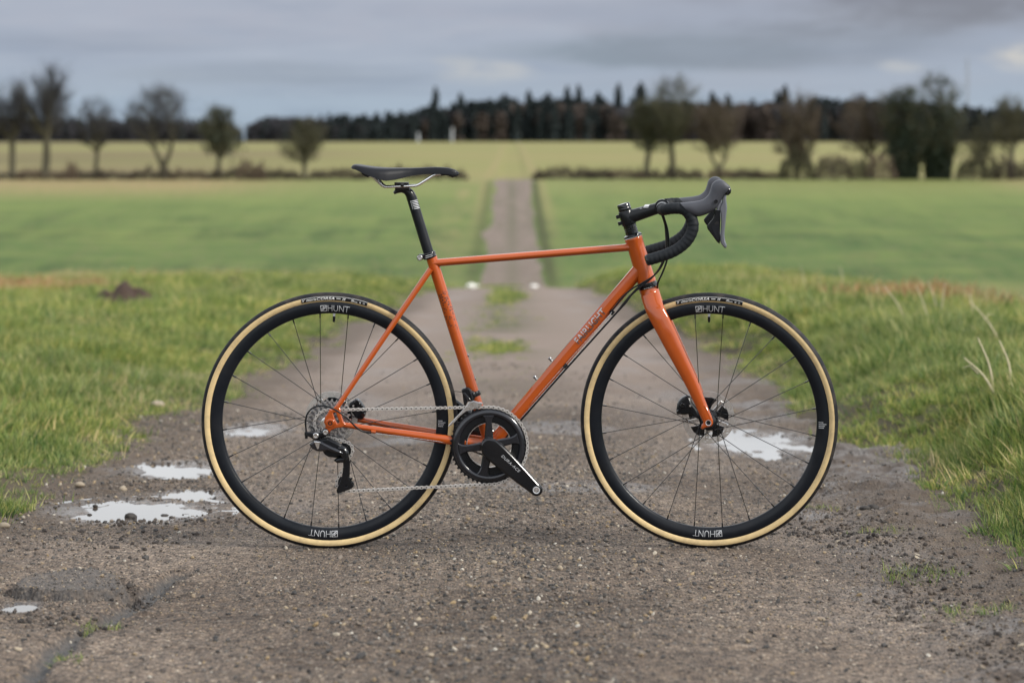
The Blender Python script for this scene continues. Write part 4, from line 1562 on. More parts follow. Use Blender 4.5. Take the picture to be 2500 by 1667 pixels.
# ------------------------------------------------------------------ the bicycle
def paint_material():
    m = mat('orange_paint', (.40, .062, .006), .40, 0., 1.0, coat_rough=.02, spec=.15)
    t = m.node_tree
    b = t.nodes['Principled BSDF']
    g = N(t, 'ShaderNodeNewGeometry')
    nz = NOISE(t, g.outputs['Position'], 60, 3, .6)
    L(t, MIX(t, nz, (.37, .064, .005), (.43, .075, .007)), b.inputs['Base Color'])
    return m


PAINT = paint_material()
# seat tube: the same paint with a printed band of dark specks
PAINT_S = paint_material()
PAINT_S.name = 'orange_paint_speckled'
t = PAINT_S.node_tree
b = t.nodes['Principled BSDF']
old = b.inputs['Base Color'].links[0].from_socket
g = N(t, 'ShaderNodeNewGeometry')
vo = N(t, 'ShaderNodeTexVoronoi', feature='F1')
vo.inputs['Scale'].default_value = 210
L(t, g.outputs['Position'], vo.inputs['Vector'])
sp = N(t, 'ShaderNodeSeparateXYZ')
L(t, g.outputs['Position'], sp.inputs[0])
za, zb_ = P(0, 706).z, P(0, 818).z
band = M_(t, 'MULTIPLY', MR(t, sp.outputs[2], zb_ - .004, zb_ + .045), MR(t, sp.outputs[2], za + .004, za - .012))
cell = N(t, 'ShaderNodeSeparateColor')
L(t, vo.outputs['Color'], cell.inputs[0])
dots = M_(t, 'MULTIPLY', MR(t, vo.outputs['Distance'], .50, .40), MR(t, cell.outputs[0], .35, .45))
L(t, MIX(t, M_(t, 'MULTIPLY', dots, band), old, (.05, .022, .020)), b.inputs['Base Color'])

BLACK = mat('black_anodised', (.007, .008, .010), .32, 0., .15, spec=.25, rvar=.06, vscale=40)
GLOSS = mat('gloss_black', (.005, .006, .008), .16, 0., .5, spec=.3)
MATTE = mat('matte_black_carbon', (.006, .008, .012), .38, 0., .05, spec=.22, rvar=.05, vscale=25)
RUBBER = mat('black_rubber', (.009, .010, .013), .60, spec=.2, var=.25, vscale=60, bump=.15, bscale=900)


dusty(RUBBER, (.085, .068, .055), .55, 28)
dusty(MATTE, (.06, .052, .046), .12, 14)
TAPE = mat('bar_tape', (.009, .011, .014), .60, spec=.25, bump=.25, bscale=500, var=.2, vscale=90)
HOODM = mat('hood_rubber', (.050, .052, .064), .50, bump=.12, bscale=1200)
TAN = mat('tan_sidewall', (.66, .49, .245), .62, var=.14, vscale=140, bump=.3, bscale=1500)
dusty(TAN, (.26, .19, .12), .40, 22)
STEEL = mat('polished_steel', (.78, .78, .78), .24, 1.0, rvar=.08, vscale=80)
ROTORM = mat('rotor_steel', (.70, .67, .64), .36, .85, rvar=.08, vscale=150)
COG2 = mat('cog_steel_dark', (.22, .22, .23), .30, .9, rvar=.1, vscale=200)
COGM = mat('cog_steel', (.62, .62, .63), .26, .9, rvar=.1, vscale=200)
CHAINM = mat('chain_steel', (.66, .63, .60), .34, .65, rvar=.1, vscale=300)
GREYM = mat('dark_grey_anodised', (.016, .017, .022), .24, .2, .6, spec=.4)
SILVER = mat('silver_print', (.62, .63, .65), .42, .1)
WHITEP = mat('white_print', (.80, .80, .78), .5)
DARKP = mat('dark_print', (.045, .042, .045), .45)
GREYP = mat('silver_grey_print', (.42, .40, .40), .45, .2)
SADM = mat('saddle_cover', (.0045, .005, .008), .48, spec=.2, bump=.08, bscale=1500, coat=.1)
LEVM = mat('lever_alloy', (.16, .165, .19), .28, .35, .5)
CABLE = mat('cable_housing', (.005, .006, .008), .35, 0., .15, spec=.25)
AXLE = mat('dark_axle', (.03, .032, .036), .3, .8)

YB = D0
RW = P(804.6, 1026)
FW = P(1730, 1026)
BB = P(1194.5, 1080.5)
bike = empty('bicycle', (P(1267, 1338).x, YB, 0.0), None, 'orange steel road bicycle with tan sidewall tyres standing side-on across the track', category='bicycle')

# steering axis and the small turn of the bars to the right
SA = P(1545.4, 577.8)
SB = P(1579.5, 690.5)
SU = (SA - SB).normalized()
STEER = math.radians(-4.6)
SR = Matrix.Translation(SA) @ Matrix.Rotation(STEER, 4, SU) @ Matrix.Translation(-SA)


def PS(px, py, yl=0.):
    """unsteered point at lateral offset yl that falls on pixel (px, py) once the bars are turned"""
    q = P(px, py, yl)
    for _ in range(12):
        w = SR @ q
        tx = 1250 + FPX * w.x / w.y
        ty = HORY + FPX * (CAMH - w.z) / w.y
        q.x += (px - tx) * w.y / FPX
        q.z -= (py - ty) * w.y / FPX
        q.y = YB + yl
    return q


def mirror(q):
    return Vector((q.x, 2 * YB - q.y, q.z))


def V2(q):
    return (q.x, q.z)


# ---------- lettering helpers
def text_tris(s, size=1., shear=0., space=1., bold=0.):
    if s.startswith('#'):          # print too small to read in the photo: a row of short dashes
        r_ = random.Random(len(s))
        n_ = len(s) * 2
        vs_, fs_ = [], []
        for i in range(n_):
            a, b = (i + .1) / n_, (i + r_.uniform(.6, .85)) / n_
            o = len(vs_)
            vs_ += [(a, 0.), (b, 0.), (b, 1.), (a, 1.)]
            fs_.append((o, o + 1, o + 2, o + 3))
        return vs_, fs_
    c = bpy.data.curves.new('t', 'FONT')
    c.body = s
    c.size = size
    c.shear = shear
    c.space_character = space
    c.offset = bold
    c.resolution_u = 3
    c.fill_mode = 'FRONT'
    o = bpy.data.objects.new('t', c)
    me = bpy.data.meshes.new_from_object(o)
    vs = [Vector(v.co) for v in me.vertices]
    fs = [tuple(p.vertices) for p in me.polygons]
    bpy.data.objects.remove(o)
    bpy.data.curves.remove(c)
    bpy.data.meshes.remove(me)
    x0, x1 = min(v.x for v in vs), max(v.x for v in vs)
    y0, y1 = min(v.y for v in vs), max(v.y for v in vs)
    return [((v.x - x0) / (x1 - x0), (v.y - y0) / (y1 - y0)) for v in vs], fs


def strokes(lines, w):
    """flat ribbons along polylines (list of point lists)"""
    vs, fs = [], []
    for ln in lines:
        segs = []
        for (xa, ya), (xb, yb) in zip(ln[:-1], ln[1:]):
            k = max(1, int(math.hypot(xb - xa, yb - ya) / .13))
            segs += [((xa + (xb - xa) * i / k, ya + (yb - ya) * i / k), (xa + (xb - xa) * (i + 1) / k, ya + (yb - ya) * (i + 1) / k)) for i in range(k)]
        for (xa, ya), (xb, yb) in segs:
            dx, dy = xb - xa, yb - ya
            l = math.hypot(dx, dy)
            nx, ny = -dy / l * w / 2, dx / l * w / 2
            ex, ey = dx / l * w * .5, dy / l * w * .5
            o = len(vs)
            vs += [(xa - ex + nx, ya - ey + ny), (xa - ex - nx, ya - ey - ny), (xb + ex - nx, yb + ey - ny), (xb + ex + nx, yb + ey + ny)]
            fs.append((o, o + 1, o + 2, o + 3))
    return vs, fs


# ---------- a wheel
def rim_y(r):
    return float(np.interp(r, [.283, .2845, .288, .296, .304, .312, .3155], [.002, .0062, .0088, .0118, .0128, .0115, .0105]))


def tyre_y(r):
    q = (r - .3245) / .0145
    return .0145 * math.sqrt(max(0, 1 - q * q))


def wheel(C, label, spin, rear, xf=None):
    root = empty('wheel', C, bike, label)
    K = 128

    def B(mb, name, mats, **kw):
        return build(mb, name, mats, root, xf=xf, **kw)
    ax = (0, -1, 0)          # towards the camera
    a0 = math.radians(20)
    mb = MB()
    prof = []
    for i in range(17):
        a = a0 + (math.pi - 2 * a0) * i / 16
        bump = .0003 if 5 < i < 11 else 0
        prof.append((.3245 + (.0145 + bump) * math.sin(a), .0145 * math.cos(a)))
    prof += [(.3245 + .011 * math.sin(a0), -.0135 * math.cos(a0)), (.331, 0), (.3245 + .011 * math.sin(a0), .0135 * math.cos(a0))]
    mb.lathe(C, ax, prof, K, closed=True)
    B(mb, 'tyre', RUBBER)
    for sg in (1, -1):
        mb = MB()
        prof = []
        for i in range(9):
            a = a0 - (a0 + math.radians(41)) * i / 8
            prof.append((.3245 + .01425 * math.sin(a), sg * .01425 * math.cos(a)))
        prof += [(.315, sg * .006), (.327, sg * .010)]
        mb.lathe(C, ax, prof if sg > 0 else prof[::-1], K, closed=True)
        B(mb, 'tyre_sidewall', TAN)
    mb = MB()
    pr = [(.3158, .0104), (.312, .0116), (.308, .0125), (.304, .0128), (.300, .0126), (.296, .0119), (.292, .0106), (.288, .0088), (.2855, .0068), (.2836, .004), (.283, 0)]
    prof = pr + [(r, -h) for r, h in reversed(pr[:-1])]
    mb.lathe(C, ax, prof, K, closed=True)
    B(mb, 'rim', MATTE, smooth=50)
    # spokes
    fl = {0: .031, 1: -.036} if not rear else {0: .020, 1: -.036}
    for k in range(24):
        sd = k % 2
        sg = 1 if ((k - 1) // 2) % 2 == 0 else -1
        th = math.radians(spin + 15 * k)
        hh = th + sg * math.radians(60)
        yo = fl[sd]
        a = C + Vector((.2845 * math.sin(th), -.003 * (1 if sd == 0 else -1), .2845 * math.cos(th)))
        h_ = C + Vector((.0235 * math.sin(hh), -yo, .0235 * math.cos(hh)))
        mb = MB()
        n0 = a.lerp(h_, .045)
        mb.tube([a, n0], .0021, 6)
        mb.tube([n0, h_], .00105, 5)
        B(mb, 'spoke', GLOSS, smooth=60)
    # hub
    mb = MB()
    if rear:
        mb.lathe(C, ax, [(.006, -.066), (.010, -.064), (.012, -.045), (.0265, -.040), (.0265, -.033), (.014, -.029), (.012, 0), (.014, .014), (.0265, .018), (.0265, .023), (.016, .026), (.016, .058), (.006, .060)], 28)
    else:
        mb.lathe(C, ax, [(.006, -.050), (.011, -.049), (.013, -.041), (.0255, -.038), (.0255, -.033), (.013, -.028), (.0115, 0), (.013, .026), (.0205, .029), (.0205, .034), (.014, .038), (.011, .049), (.006, .050)], 28)
    B(mb, 'hub', BLACK)
    # valve
    tv = math.radians(spin + 7.5)
    dv = Vector((math.sin(tv), 0, math.cos(tv)))
    mb = MB()
    mb.tube([C + dv * .284, C + dv * .2815], .0042, 10, m=0)
    mb.tube([C + dv * .2815, C + dv * .276], .0030, 10, m=0)
    mb.tube([C + dv * .276, C + dv * .275, C + dv * .262, C + dv * .2605], [.0030, .0040, .0032, .0024], 10, m=1)
    B(mb, 'valve', [SILVER, BLACK])
    # rim lettering HUNT with its square mark, upright at the top and upside down at the bottom
    U = [(0, 1), (0, .35), (.06, .16), (.18, .04), (.34, 0), (.5, .04), (.62, .16), (.68, .35), (.68, 1)]
    H = [[(0, 0), (0, 1)], [(.72, 0), (.72, 1)], [(0, .52), (.72, .52)]]
    NN = [[(0, 0), (0, 1), (.74, 0), (.74, 1)]]
    TT = [[(0, 1), (.82, 1)], [(.41, 1), (.41, 0)]]
    SQ = [[(0, 0), (1, 0), (1, 1), (0, 1), (0, 0)], [(.10, .12), (.32, .20), (.52, .48), (.88, .86)], [(.30, .16), (.58, .36), (.90, .62)], [(.42, .86), (.56, .66)], [(.12, .34), (.30, .50), (.46, .62)]]
    lay = [(SQ, 0.), (H, 1.28), ([U], 2.32), (NN, 3.32), (TT, 4.24)]
    lines = [[(x_ + o, y_) for x_, y_ in ln] for sh, o in lay for ln in sh]
    vs, fs = strokes(lines, .085)
    Ht, Wt = .0148, .0148
    for bottom in (False, True):
        ac = tv + (math.pi if bottom else 0) + math.radians(.4)
        mb = MB()
        out = []
        for x_, y_ in vs:
            r = .2905 + y_ * Ht
            s_ = (x_ - 2.5) * Wt
            th = ac + s_ / .298
            out.append(C + Vector((r * math.sin(th), -(rim_y(r) + .0006), r * math.cos(th))))
        mb.add(out, fs)
        B(mb, 'lettering', SILVER, smooth=0)
    # tyre label
    ac = tv
    half = math.radians(15.6)
    mb = MB()
    secs = []
    rows = [.3188 + i * (.0098) / 5 for i in range(6)]
    for i in range(41):
        th = ac - half + 2 * half * i / 40
        secs.append([C + Vector((r * math.sin(th), -(tyre_y(r) + .0004), r * math.cos(th))) for r in rows])
    mb.loft(secs, closed=False, cap=False)
    mb.loft([[C + Vector((r * math.sin(ac - half + 2 * half * i / 40), -(tyre_y(r) + .0006), r * math.cos(ac - half + 2 * half * i / 40))) for r in (.3286, .3292)] for i in range(41)], m=1, closed=False, cap=False)
    B(mb, 'tyre_label', [GLOSS, WHITEP], smooth=0)
    mb = MB()
    for s_, u0, u1, r0, r1, sh in [('vittoria', .075, .225, .3205, .3268, .25), ('CORSA', .235, .50, .3205, .3275, .3), ('###', .53, .595, .3225, .3255, .1), ('28', .615, .665, .3206, .3266, .3), ('##', .76, .80, .3235, .326, .1), ('####', .75, .85, .3206, .323, .1), ('#', .88, .905, .321, .325, .1), ('V', .02, .055, .3205, .3275, .5), ('O', .935, .96, .321, .325, .1)]:
        tv_, tf = text_tris(s_, 1, sh, 1.05, .01)
        mb.add([C + Vector((r * math.sin(th), -(tyre_y(r) + .0008), r * math.cos(th))) for r, th in ((r0 + y_ * (r1 - r0), ac - half + 2 * half * (u0 + x_ * (u1 - u0))) for x_, y_ in tv_)], tf)
    B(mb, 'tyre_lettering', WHITEP, smooth=0)
    # small print on the rim at the right
    ac = math.radians(90)
    mb = MB()
    for i, s_ in enumerate(['####', '########', '######', '#####']):
        tv_, tf = text_tris(s_, 1, 0, 1.1)
        w_ = [.6, 1, .8, .68][i] * .020
        zz_ = -.0005 - i * .0048
        mb.add([C + Vector((xx_, -(rim_y(xx_) + .0006), zz_ + y_ * .0022)) for xx_, y_ in ((.2875 + x_ * w_, y_) for x_, y_ in tv_)], tf)
    B(mb, 'small_print', SILVER, smooth=0)
    # disc rotor on the far side
    yr = YB + .049 if not rear else YB + .052
    yr -= 0
    mb = MB()
    ro, ri = .070, .0550

    def circ(r, n=72, ph=0., c=C):
        return [(c.x + r * math.cos(2 * math.pi * i / n + ph), c.z + r * math.sin(2 * math.pi * i / n + ph)) for i in range(n)]
    holes = [circ(ri)]
    for i in range(18):
        a = 2 * math.pi * i / 18
        for rr_, da in ((.0645, 0.), (.0605, .11)):
            a1, a2 = a + da, a + da + .075
            holes.append([(C.x + (rr_ - .0016) * math.cos(a1), C.z + (rr_ - .0016) * math.sin(a1)), (C.x + (rr_ - .0010) * math.cos(a1 - .03), C.z + (rr_ - .001) * math.sin(a1 - .03)),
                          (C.x + (rr_ + .0018) * math.cos(a2 - .03), C.z + (rr_ + .0018) * math.sin(a2 - .03)), (C.x + (rr_ + .0012) * math.cos(a2), C.z + (rr_ + .0012) * math.sin(a2))])
    mb.prism(circ(ro), yr - .0009, yr + .0009, 0, holes)
    B(mb, 'brake_rotor', ROTORM, smooth=30)
    for i in range(5):
        a = 2 * math.pi * i / 5 + .35
        mb = MB()
        pts = []
        for rr_, da in ((.0535, -.50), (.0550, -.2), (.0550, .1), (.0490, .40), (.043, .36), (.033, .30), (.024, .26), (.020, -.25), (.034, -.32), (.045, -.42)):
            pts.append((C.x + rr_ * math.cos(a + da), C.z + rr_ * math.sin(a + da)))
        mb.prism(pts, yr - .0030, yr + .0022, .0012)
        B(mb, 'cooling_fin', GLOSS, smooth=30)
        mb = MB()
        a2 = a + .52
        mb.prism([(C.x + rr_ * math.cos(a2 + da), C.z + rr_ * math.sin(a2 + da)) for rr_, da in ((.0575, -.09), (.0575, .09), (.030, .13), (.018, .4), (.018, -.4), (.030, -.13))], yr - .0020, yr + .0015, .0006)
        mb.lathe((C.x + .054 * math.cos(a2), yr - .003, C.z + .054 * math.sin(a2)), (0, -1, 0), [(.0001, 0), (.0032, 0), (.0032, .0016), (.0001, .002)], 12)
        B(mb, 'rotor_arm', STEEL, smooth=30)
    return root


wheel(RW, 'rear wheel with the cassette and the chain', -5.0, True)
wheel(FW, 'front wheel between the fork blades, turned slightly to the right', -7.4, False, xf=SR)

# ---------- frame
st_top, dt_low = P(1052.5, 626), BB
HT_A, HT_B = P(1546, 580), P(1579.5, 690)
mb = MB()
mb.lathe(BB, (0, -1, 0), [(.017, -.036), (.0205, -.036), (.0215, -.034), (.0215, .034), (.0205, .036), (.017, .036)], 32)
frame = build(mb, 'frame', PAINT, bike)
# head tube with a flared collar at both ends
mb = MB()
hd = (HT_B - HT_A)
hl = hd.length
hd.normalize()
mb.lathe(HT_A, hd, [(.015, 0), (.0234, 0), (.0241, .0012), (.0241, .006), (.0232, .009), (.0232, .03), (.0240, hl - .02), (.0246, hl - .010), (.0252, hl - .004), (.0252, hl - .001), (.0242, hl), (.015, hl)], 40)
build(mb, 'head_tube', PAINT, frame)


def ovaltube(name, pts, rz, ry, n=28, m=PAINT, facet=0., parent=frame, sub=6, up=None):
    pts = catmull(pts, sub) if len(pts) > 2 else [Vector(pts[0]).lerp(Vector(pts[1]), i / 10) for i in range(11)]
    K = len(pts)

    def spread_(v):
        if isinstance(v, (int, float)):
            return [v] * K
        return list(np.interp(np.linspace(0, 1, K), np.linspace(0, 1, len(v)), v))
    mb = MB()
    if facet:
        rzs, rys = spread_(rz), spread_(ry)
        secs = []
        for i, p in enumerate(pts):
            tg = (pts[min(i + 1, K - 1)] - pts[max(i - 1, 0)]).normalized()
            u = Vector((-tg.z, 0, tg.x))
            if u.z < 0:
                u = -u
            w = tg.cross(u)
            f_ = facet * min(1, min(i, K - 1 - i) / (K * .18))
            sec = []
            for k in range(32):
                a = 2 * math.pi * k / 32
                # rounded pentagon/octagon blend
                q = 1 / max(abs(math.cos((a + math.pi / 8) % (math.pi / 4) - math.pi / 8)), .1) * .965
                s_ = 1 + f_ * (q - 1)
                sec.append(p + u * rzs[i] * s_ * math.cos(a) + w * rys[i] * s_ * math.sin(a))
            secs.append(sec)
        mb.loft(secs)
        return build(mb, name, m, parent, smooth=16)
    mb.tube(pts, spread_(rz), n, ry=spread_(ry), up=up or (0, 0, 1))
    return build(mb, name, m, parent, smooth=50)


ovaltube('top_tube', [P(1056, 642.5), P(1542, 603.5)], .0100, .0150)
ovaltube('down_tube', [P(1563, 655), BB + Vector((.012, 0, .004))], [.0180, .0175, .0170], .0175, facet=1.0)
st_dir = (BB - st_top).normalized()
ovaltube('seat_tube', [st_top, BB], .0148, .0148, m=PAINT_S, up=(1, 0, 0))
# seat stays, chain stays and dropouts on both sides
for sg in (-1, 1):
    yo = .064 * sg
    top_y = .017 * sg
    d0, d1 = P(824, 993, -.064), P(1051.5, 657, -.017)
    a = Vector((d0.x, YB + yo, d0.z))
    b_ = Vector((d1.x, YB + top_y, d1.z))
    ovaltube('seat_stay', [a, a.lerp(b_, .5) + Vector((0, .003 * sg, .002)), b_], [.0066, .0074, .0078], [.0066, .0074, .0078], up=(1, 0, 0))
    c0, c1, c2, c3 = P(832, 1035.5, -.063), P(962, 1054.5, -.052), P(1098, 1074, -.036), P(1176, 1083, -.026)
    pts = [Vector((q.x, YB + sg * (YB - q.y), q.z)) for q in (c0, c1, c2, c3)]
    ovaltube('chain_stay', pts, [.0068, .0082, .0108, .0125, .0125], [.0068, .0078, .0085, .0085, .009])
    # dropout plate: outline read off the photo
    mb = MB()
    pix = [(818, 991), (830, 995), (833, 1012), (838, 1028), (846, 1036), (836, 1043), (820, 1045), (810, 1049), (803, 1058), (797, 1056), (792, 1048), (795, 1040), (791, 1030), (793, 1018), (800, 1008), (805, 999), (810, 1000)]
    inner = [(813, 1008), (820, 1006), (824, 1018), (829, 1030), (824, 1034), (819, 1026), (815, 1016)]
    y0 = YB + (-.0705 if sg < 0 else .0615)
    poly = [V2(P(*q, -.067)) for q in pix]
    mb.prism(poly, y0, y0 + .009, .0022, [[V2(P(*q, -.067)) for q in inner]])
    ac = P(806.3, 1032.4, -.068)
    yy = y0 if sg < 0 else y0 + .009
    mb.lathe((ac.x, yy, ac.z), (0, sg, 0), [(.0055, -.001), (.0112, -.001), (.0118, .0016), (.0108, .0026), (.0085, .0030), (.0055, .0026)], 28)
    build(mb, 'dropout', PAINT, frame, smooth=40)
# stay cable stop
mb = MB()
q = P(912, 1053.5, -.066)
mb.tube([q + Vector((-.006, 0, .001)), q + Vector((.006, 0, -.0008))], .0042, 10)
build(mb, 'cable_stop', PAINT, frame)
for (px, py, nx, nz) in [(1343.5, 876.5, -.62, .78), (1306.5, 921.5, -.62, .78), (1140, 868, .95, .29), (1157.5, 924.5, .95, .29)]:
    q = P(px, py)
    n_ = Vector((nx, 0, nz)).normalized()
    mb = MB()
    mb.lathe(q - n_ * .007, n_, [(.0001, 0), (.0036, 0), (.0036, .006), (.0030, .007), (.0030, .0072), (.0048, .0076), (.0048, .0108), (.004, .0118), (.0001, .0118)], 14)
    build(mb, 'bottle_boss', COG2, frame)
mb = MB()
q = P(1014, 716, -.024)
mb.lathe((q.x, q.y - .004, q.z), (0, -1, 0), [(.0001, -.003), (.0052, -.003), (.0054, .001), (.0044, .0022), (.0022, .0022), (.0018, .0004), (.0001, .0004)], 18)
build(mb, 'stay_eyelet', STEEL, frame)
# FAIRLIGHT on the down tube: upper half silver, lower half dark
A_, B__ = P(1403.5, 832, -.017), P(1471, 753.5, -.017)
tdir = (B__ - A_).normalized()
tn = Vector((-tdir.z, 0, tdir.x))
axp = P(1563, 655)
axd = (BB + Vector((.012, 0, .004)) - axp).normalized()
wid = (B__ - A_).length
for half, mt in ((0, DARKP), (1, GREYP)):
    mb = MB()
    s_txt = 'FAIRLIGHT'
    tvv, tf = text_tris(s_txt, 1, 0, 1.06, .018)
    pts2 = [(A_ + tdir * (x_ * wid) - tn * .0145 + tn * (y_ * .0190)) for x_, y_ in tvv]
    # keep the half wanted by clipping each triangle at mid height
    ys = [y_ for _, y_ in tvv]

    def clip(poly, keep_up):
        out = []
        for i in range(len(poly)):
            (p, yp), (q, yq) = poly[i], poly[(i + 1) % len(poly)]
            ip, iq = (yp >= .47) == keep_up, (yq >= .47) == keep_up
            if ip:
                out.append((p, yp))
            if ip != iq:
                s_ = (.47 - yp) / (yq - yp)
                out.append((p.lerp(q, s_), .47))
        return out

    def onto(p):
        off = (p - axp)
        al = axd * off.dot(axd)
        r = (off - al)
        h_ = r.dot(tn)
        R_ = .0177
        yy = math.sqrt(max(0, R_ * R_ - h_ * h_)) if abs(h_) < R_ else 0
        # facetted tube: stay a little proud of it
        return Vector((p.x, YB - max(yy, .006) - .0012, p.z))
    for f_ in tf:
        pl = clip([(pts2[i], ys[i]) for i in f_], bool(half))
        if len(pl) >= 3:
            mb.add([onto(p) for p, _ in pl], [tuple(range(len(pl)))])
    build(mb, 'lettering', mt, frame, smooth=0)

# ---------- seat post, clamp, saddle
pa, pb = P(1004.5, 481), P(1049, 626)
mb = MB()
mb.tube([pa, pb], .0136, 32)
post = build(mb, 'seatpost', MATTE, bike)
mb = MB()
hp = [P(962, 472), P(970, 466.5), P(982, 463), P(993, 466), P(1001, 474), P(1005.5, 485)]
hp = catmull(hp, 5)
rr_ = list(np.interp(np.linspace(0, 1, len(hp)), [0, .2, .45, .75, 1], [.004, .0065, .0095, .0125, .0137]))
ryy = list(np.interp(np.linspace(0, 1, len(hp)), [0, .2, .45, .75, 1], [.010, .013, .014, .014, .0137]))
mb.tube(hp, rr_, 20, ry=ryy, up=(0, 0, 1))
build(mb, 'seatpost_head', BLACK, post)
mb = MB()
for (x0, y0, x1, y1, w_) in [(963, 446, 996.5, 455.5, .024), (964, 457, 999, 464, .020)]:
    mb.prism([V2(P(x0, y0, -.02)), V2(P(x1, y0, -.02)), V2(P(x1 + 1, y1, -.02)), V2(P(x0, y1, -.02))], YB - w_, YB + w_, .0015)
q = P(982, 452, -.024)
mb.lathe((q.x, q.y, q.z), (0, -1, 0), [(.0001, 0), (.0055, 0), (.005, .003), (.0001, .004)], 14)
build(mb, 'rail_clamp', GLOSS, post)
# printed bars on the post
mb = MB()
pd = (pb - pa).normalized()
pn = Vector((pd.z, 0, -pd.x))
if pn.x < 0:
    pn = -pn


def on_post(s, off, lift=.0007):
    p = pa + pd * s + pn * off
    return Vector((p.x, YB - math.sqrt(max(0, .0136 ** 2 - off * off)) - lift, p.z))


for i in range(6):
    s0 = .010 + i * .0043
    w0, w1 = -.0035 + .0004 * i, .0128
    for j in range(5):
        oa, ob = w0 + (w1 - w0) * j / 5, w0 + (w1 - w0) * (j + 1) / 5
        sl = .10
        mb.add([on_post(s0 + (oa - w0) * sl, oa), on_post(s0 + (ob - w0) * sl, ob), on_post(s0 + .0016 + (ob - w0) * sl, ob), on_post(s0 + .0016 + (oa - w0) * sl, oa)], [(0, 1, 2, 3)])
build(mb, 'print', SILVER, post, smooth=0)
tvv, tf = text_tris('########', 1, 0, 1.1)
mb = MB()
mb.add([on_post(.009 + x_ * .024, -.0058 + y_ * .0018) for x_, y_ in tvv], tf)
build(mb, 'small_print', SILVER, post, smooth=0)
# collar
cdir = pd
cc_ = P(1049.5, 626)
mb = MB()
mb.lathe(cc_ - cdir * .0105, cdir, [(.0138, 0), (.0170, 0), (.0178, .0012), (.0178, .003), (.0168, .004), (.0168, .0105), (.0178, .0115), (.0178, .014), (.0168, .0155), (.0150, .0158)], 32)
ear = P(1026.5, 628.5, -.004)
mb.tube([ear + Vector((-.001, -.011, 0)), ear + Vector((-.001, .011, 0))], .0082, 20)
mb.box(ear + Vector((.011, 0, .002)), (.012, .010, .0062))
col_ = build(mb, 'seat_collar', GLOSS, bike)
mb = MB()
mb.lathe((ear.x - .001, ear.y - .0112, ear.z), (0, -1, 0), [(.0001, 0), (.0070, 0), (.0070, .0022), (.0062, .003), (.0028, .003), (.0024, .0008), (.0001, .0008)], 22)
build(mb, 'collar_bolt', STEEL, col_)
mb = MB()
for o_ in (-.0024, .0024):
    a, b_ = P(1039.5, 626.8), P(1056.5, 621.8)
    w_ = .0185
    mb.add([Vector((a.x, YB - .0175, a.z + o_ - .0006)), Vector((b_.x, YB - .0172, b_.z + o_ - .0006)), Vector((b_.x, YB - .0172, b_.z + o_ + .0006)), Vector((a.x, YB - .0175, a.z + o_ + .0006))], [(0, 1, 2, 3)])
build(mb, 'print', SILVER, col_, smooth=0)
# saddle
k2 = 360 / 1711
sx_ = [195, 212, 250, 330, 430, 520, 600, 700, 800, 900, 1020, 1150, 1280, 1350, 1400, 1428]
s_top = [176, 152, 147, 158, 173, 181, 185, 187, 188, 188, 184, 179, 186, 200, 222, 246]
s_low = [188, 204, 212, 250, 292, 328, 342, 330, 306, 280, 266, 262, 266, 272, 272, 262]
s_w = [50, 58, 66, 71.5, 71.5, 69, 63, 50, 37, 28, 23, 21, 19.5, 18, 14, 6]
crv = catmull([(a, b_, 0) for a, b_ in zip(sx_, s_top)], 3)
X_ = [c_.x for c_ in crv]
lowv = np.interp(X_, sx_, s_low)
wv = np.interp(X_, sx_, s_w)
secs = []
for c_, lw, w_ in zip(crv, lowv, wv):
    w_ = w_ / 1000
    pt = P(820 + c_.x * k2, 370 + c_.y * k2)
    zl = P(820 + c_.x * k2, 370 + lw * k2, -w_).z
    sec = []
    hgt_ = pt.z - zl
    for i in range(15):                    # over the top, from the near skirt to the far skirt
        u = -1 + 2 * i / 14
        yy = math.copysign(abs(math.sin(u * math.pi / 2)) ** .8, u) * w_
        zt = pt.z - hgt_ * (.22 * u * u + .78 * abs(u) ** 4.5) - .0030 * math.exp(-(u / .12) ** 2) * (1 if 300 < c_.x < 1050 else 0)
        sec.append(Vector((pt.x, YB + yy, zt)))
    for i in range(9):                     # underside
        u = 1 - 2 * (i + .5) / 9
        sec.append(Vector((pt.x, YB + u * w_ * .94, zl + hgt_ * .30 * (1 - u ** 4))))
    secs.append(sec)
mb = MB()
mb.loft(secs)
sad = build(mb, 'saddle', SADM, bike, smooth=60)
q2 = lambda a, b_, y_=0.: P(820 + a * k2, 370 + b_ * k2, y_)
for sg in (-1, 1):
    pts = [q2(395, 262, -.045), q2(440, 300, -.040), q2(500, 362, -.033), q2(548, 402, -.026), q2(590, 411, -.023), q2(700, 406, -.022), q2(850, 402, -.022), q2(915, 398, -.022), q2(960, 384, -.021), q2(1060, 322, -.018), q2(1140, 272, -.014), q2(1215, 262, -.012)]
    pts = [Vector((q.x, YB + sg * (YB - q.y), q.z)) for q in pts]
    mb = MB()
    mb.tube(catmull(pts, 5), .0036, 12)
    build(mb, 'rail', STEEL, sad)
mb = MB()
mb.prism([V2(q2(*q, -.05)) for q in [(285, 222), (300, 262), (335, 290), (372, 302), (384, 290), (430, 292), (430, 262), (340, 240)]], YB - .052, YB + .052, .002)
build(mb, 'rear_rail_mount', GLOSS, sad)
mb = MB()
mb.prism([V2(q2(*q)) for q in [(1210, 258), (1225, 280), (1285, 276), (1310, 284), (1352, 304), (1400, 292), (1425, 274), (1424, 256), (1350, 262)]], YB - .014, YB + .014, .002)
build(mb, 'nose_rail_mount', GLOSS, sad)
mb = MB()
mb.tube(catmull([q2(200, 186, -.052), q2(194, 182, -.03), q2(192, 181, 0), q2(194, 182, .03), q2(200, 186, .052)], 4), .0016, 8)
build(mb, 'rear_trim', SILVER, sad)

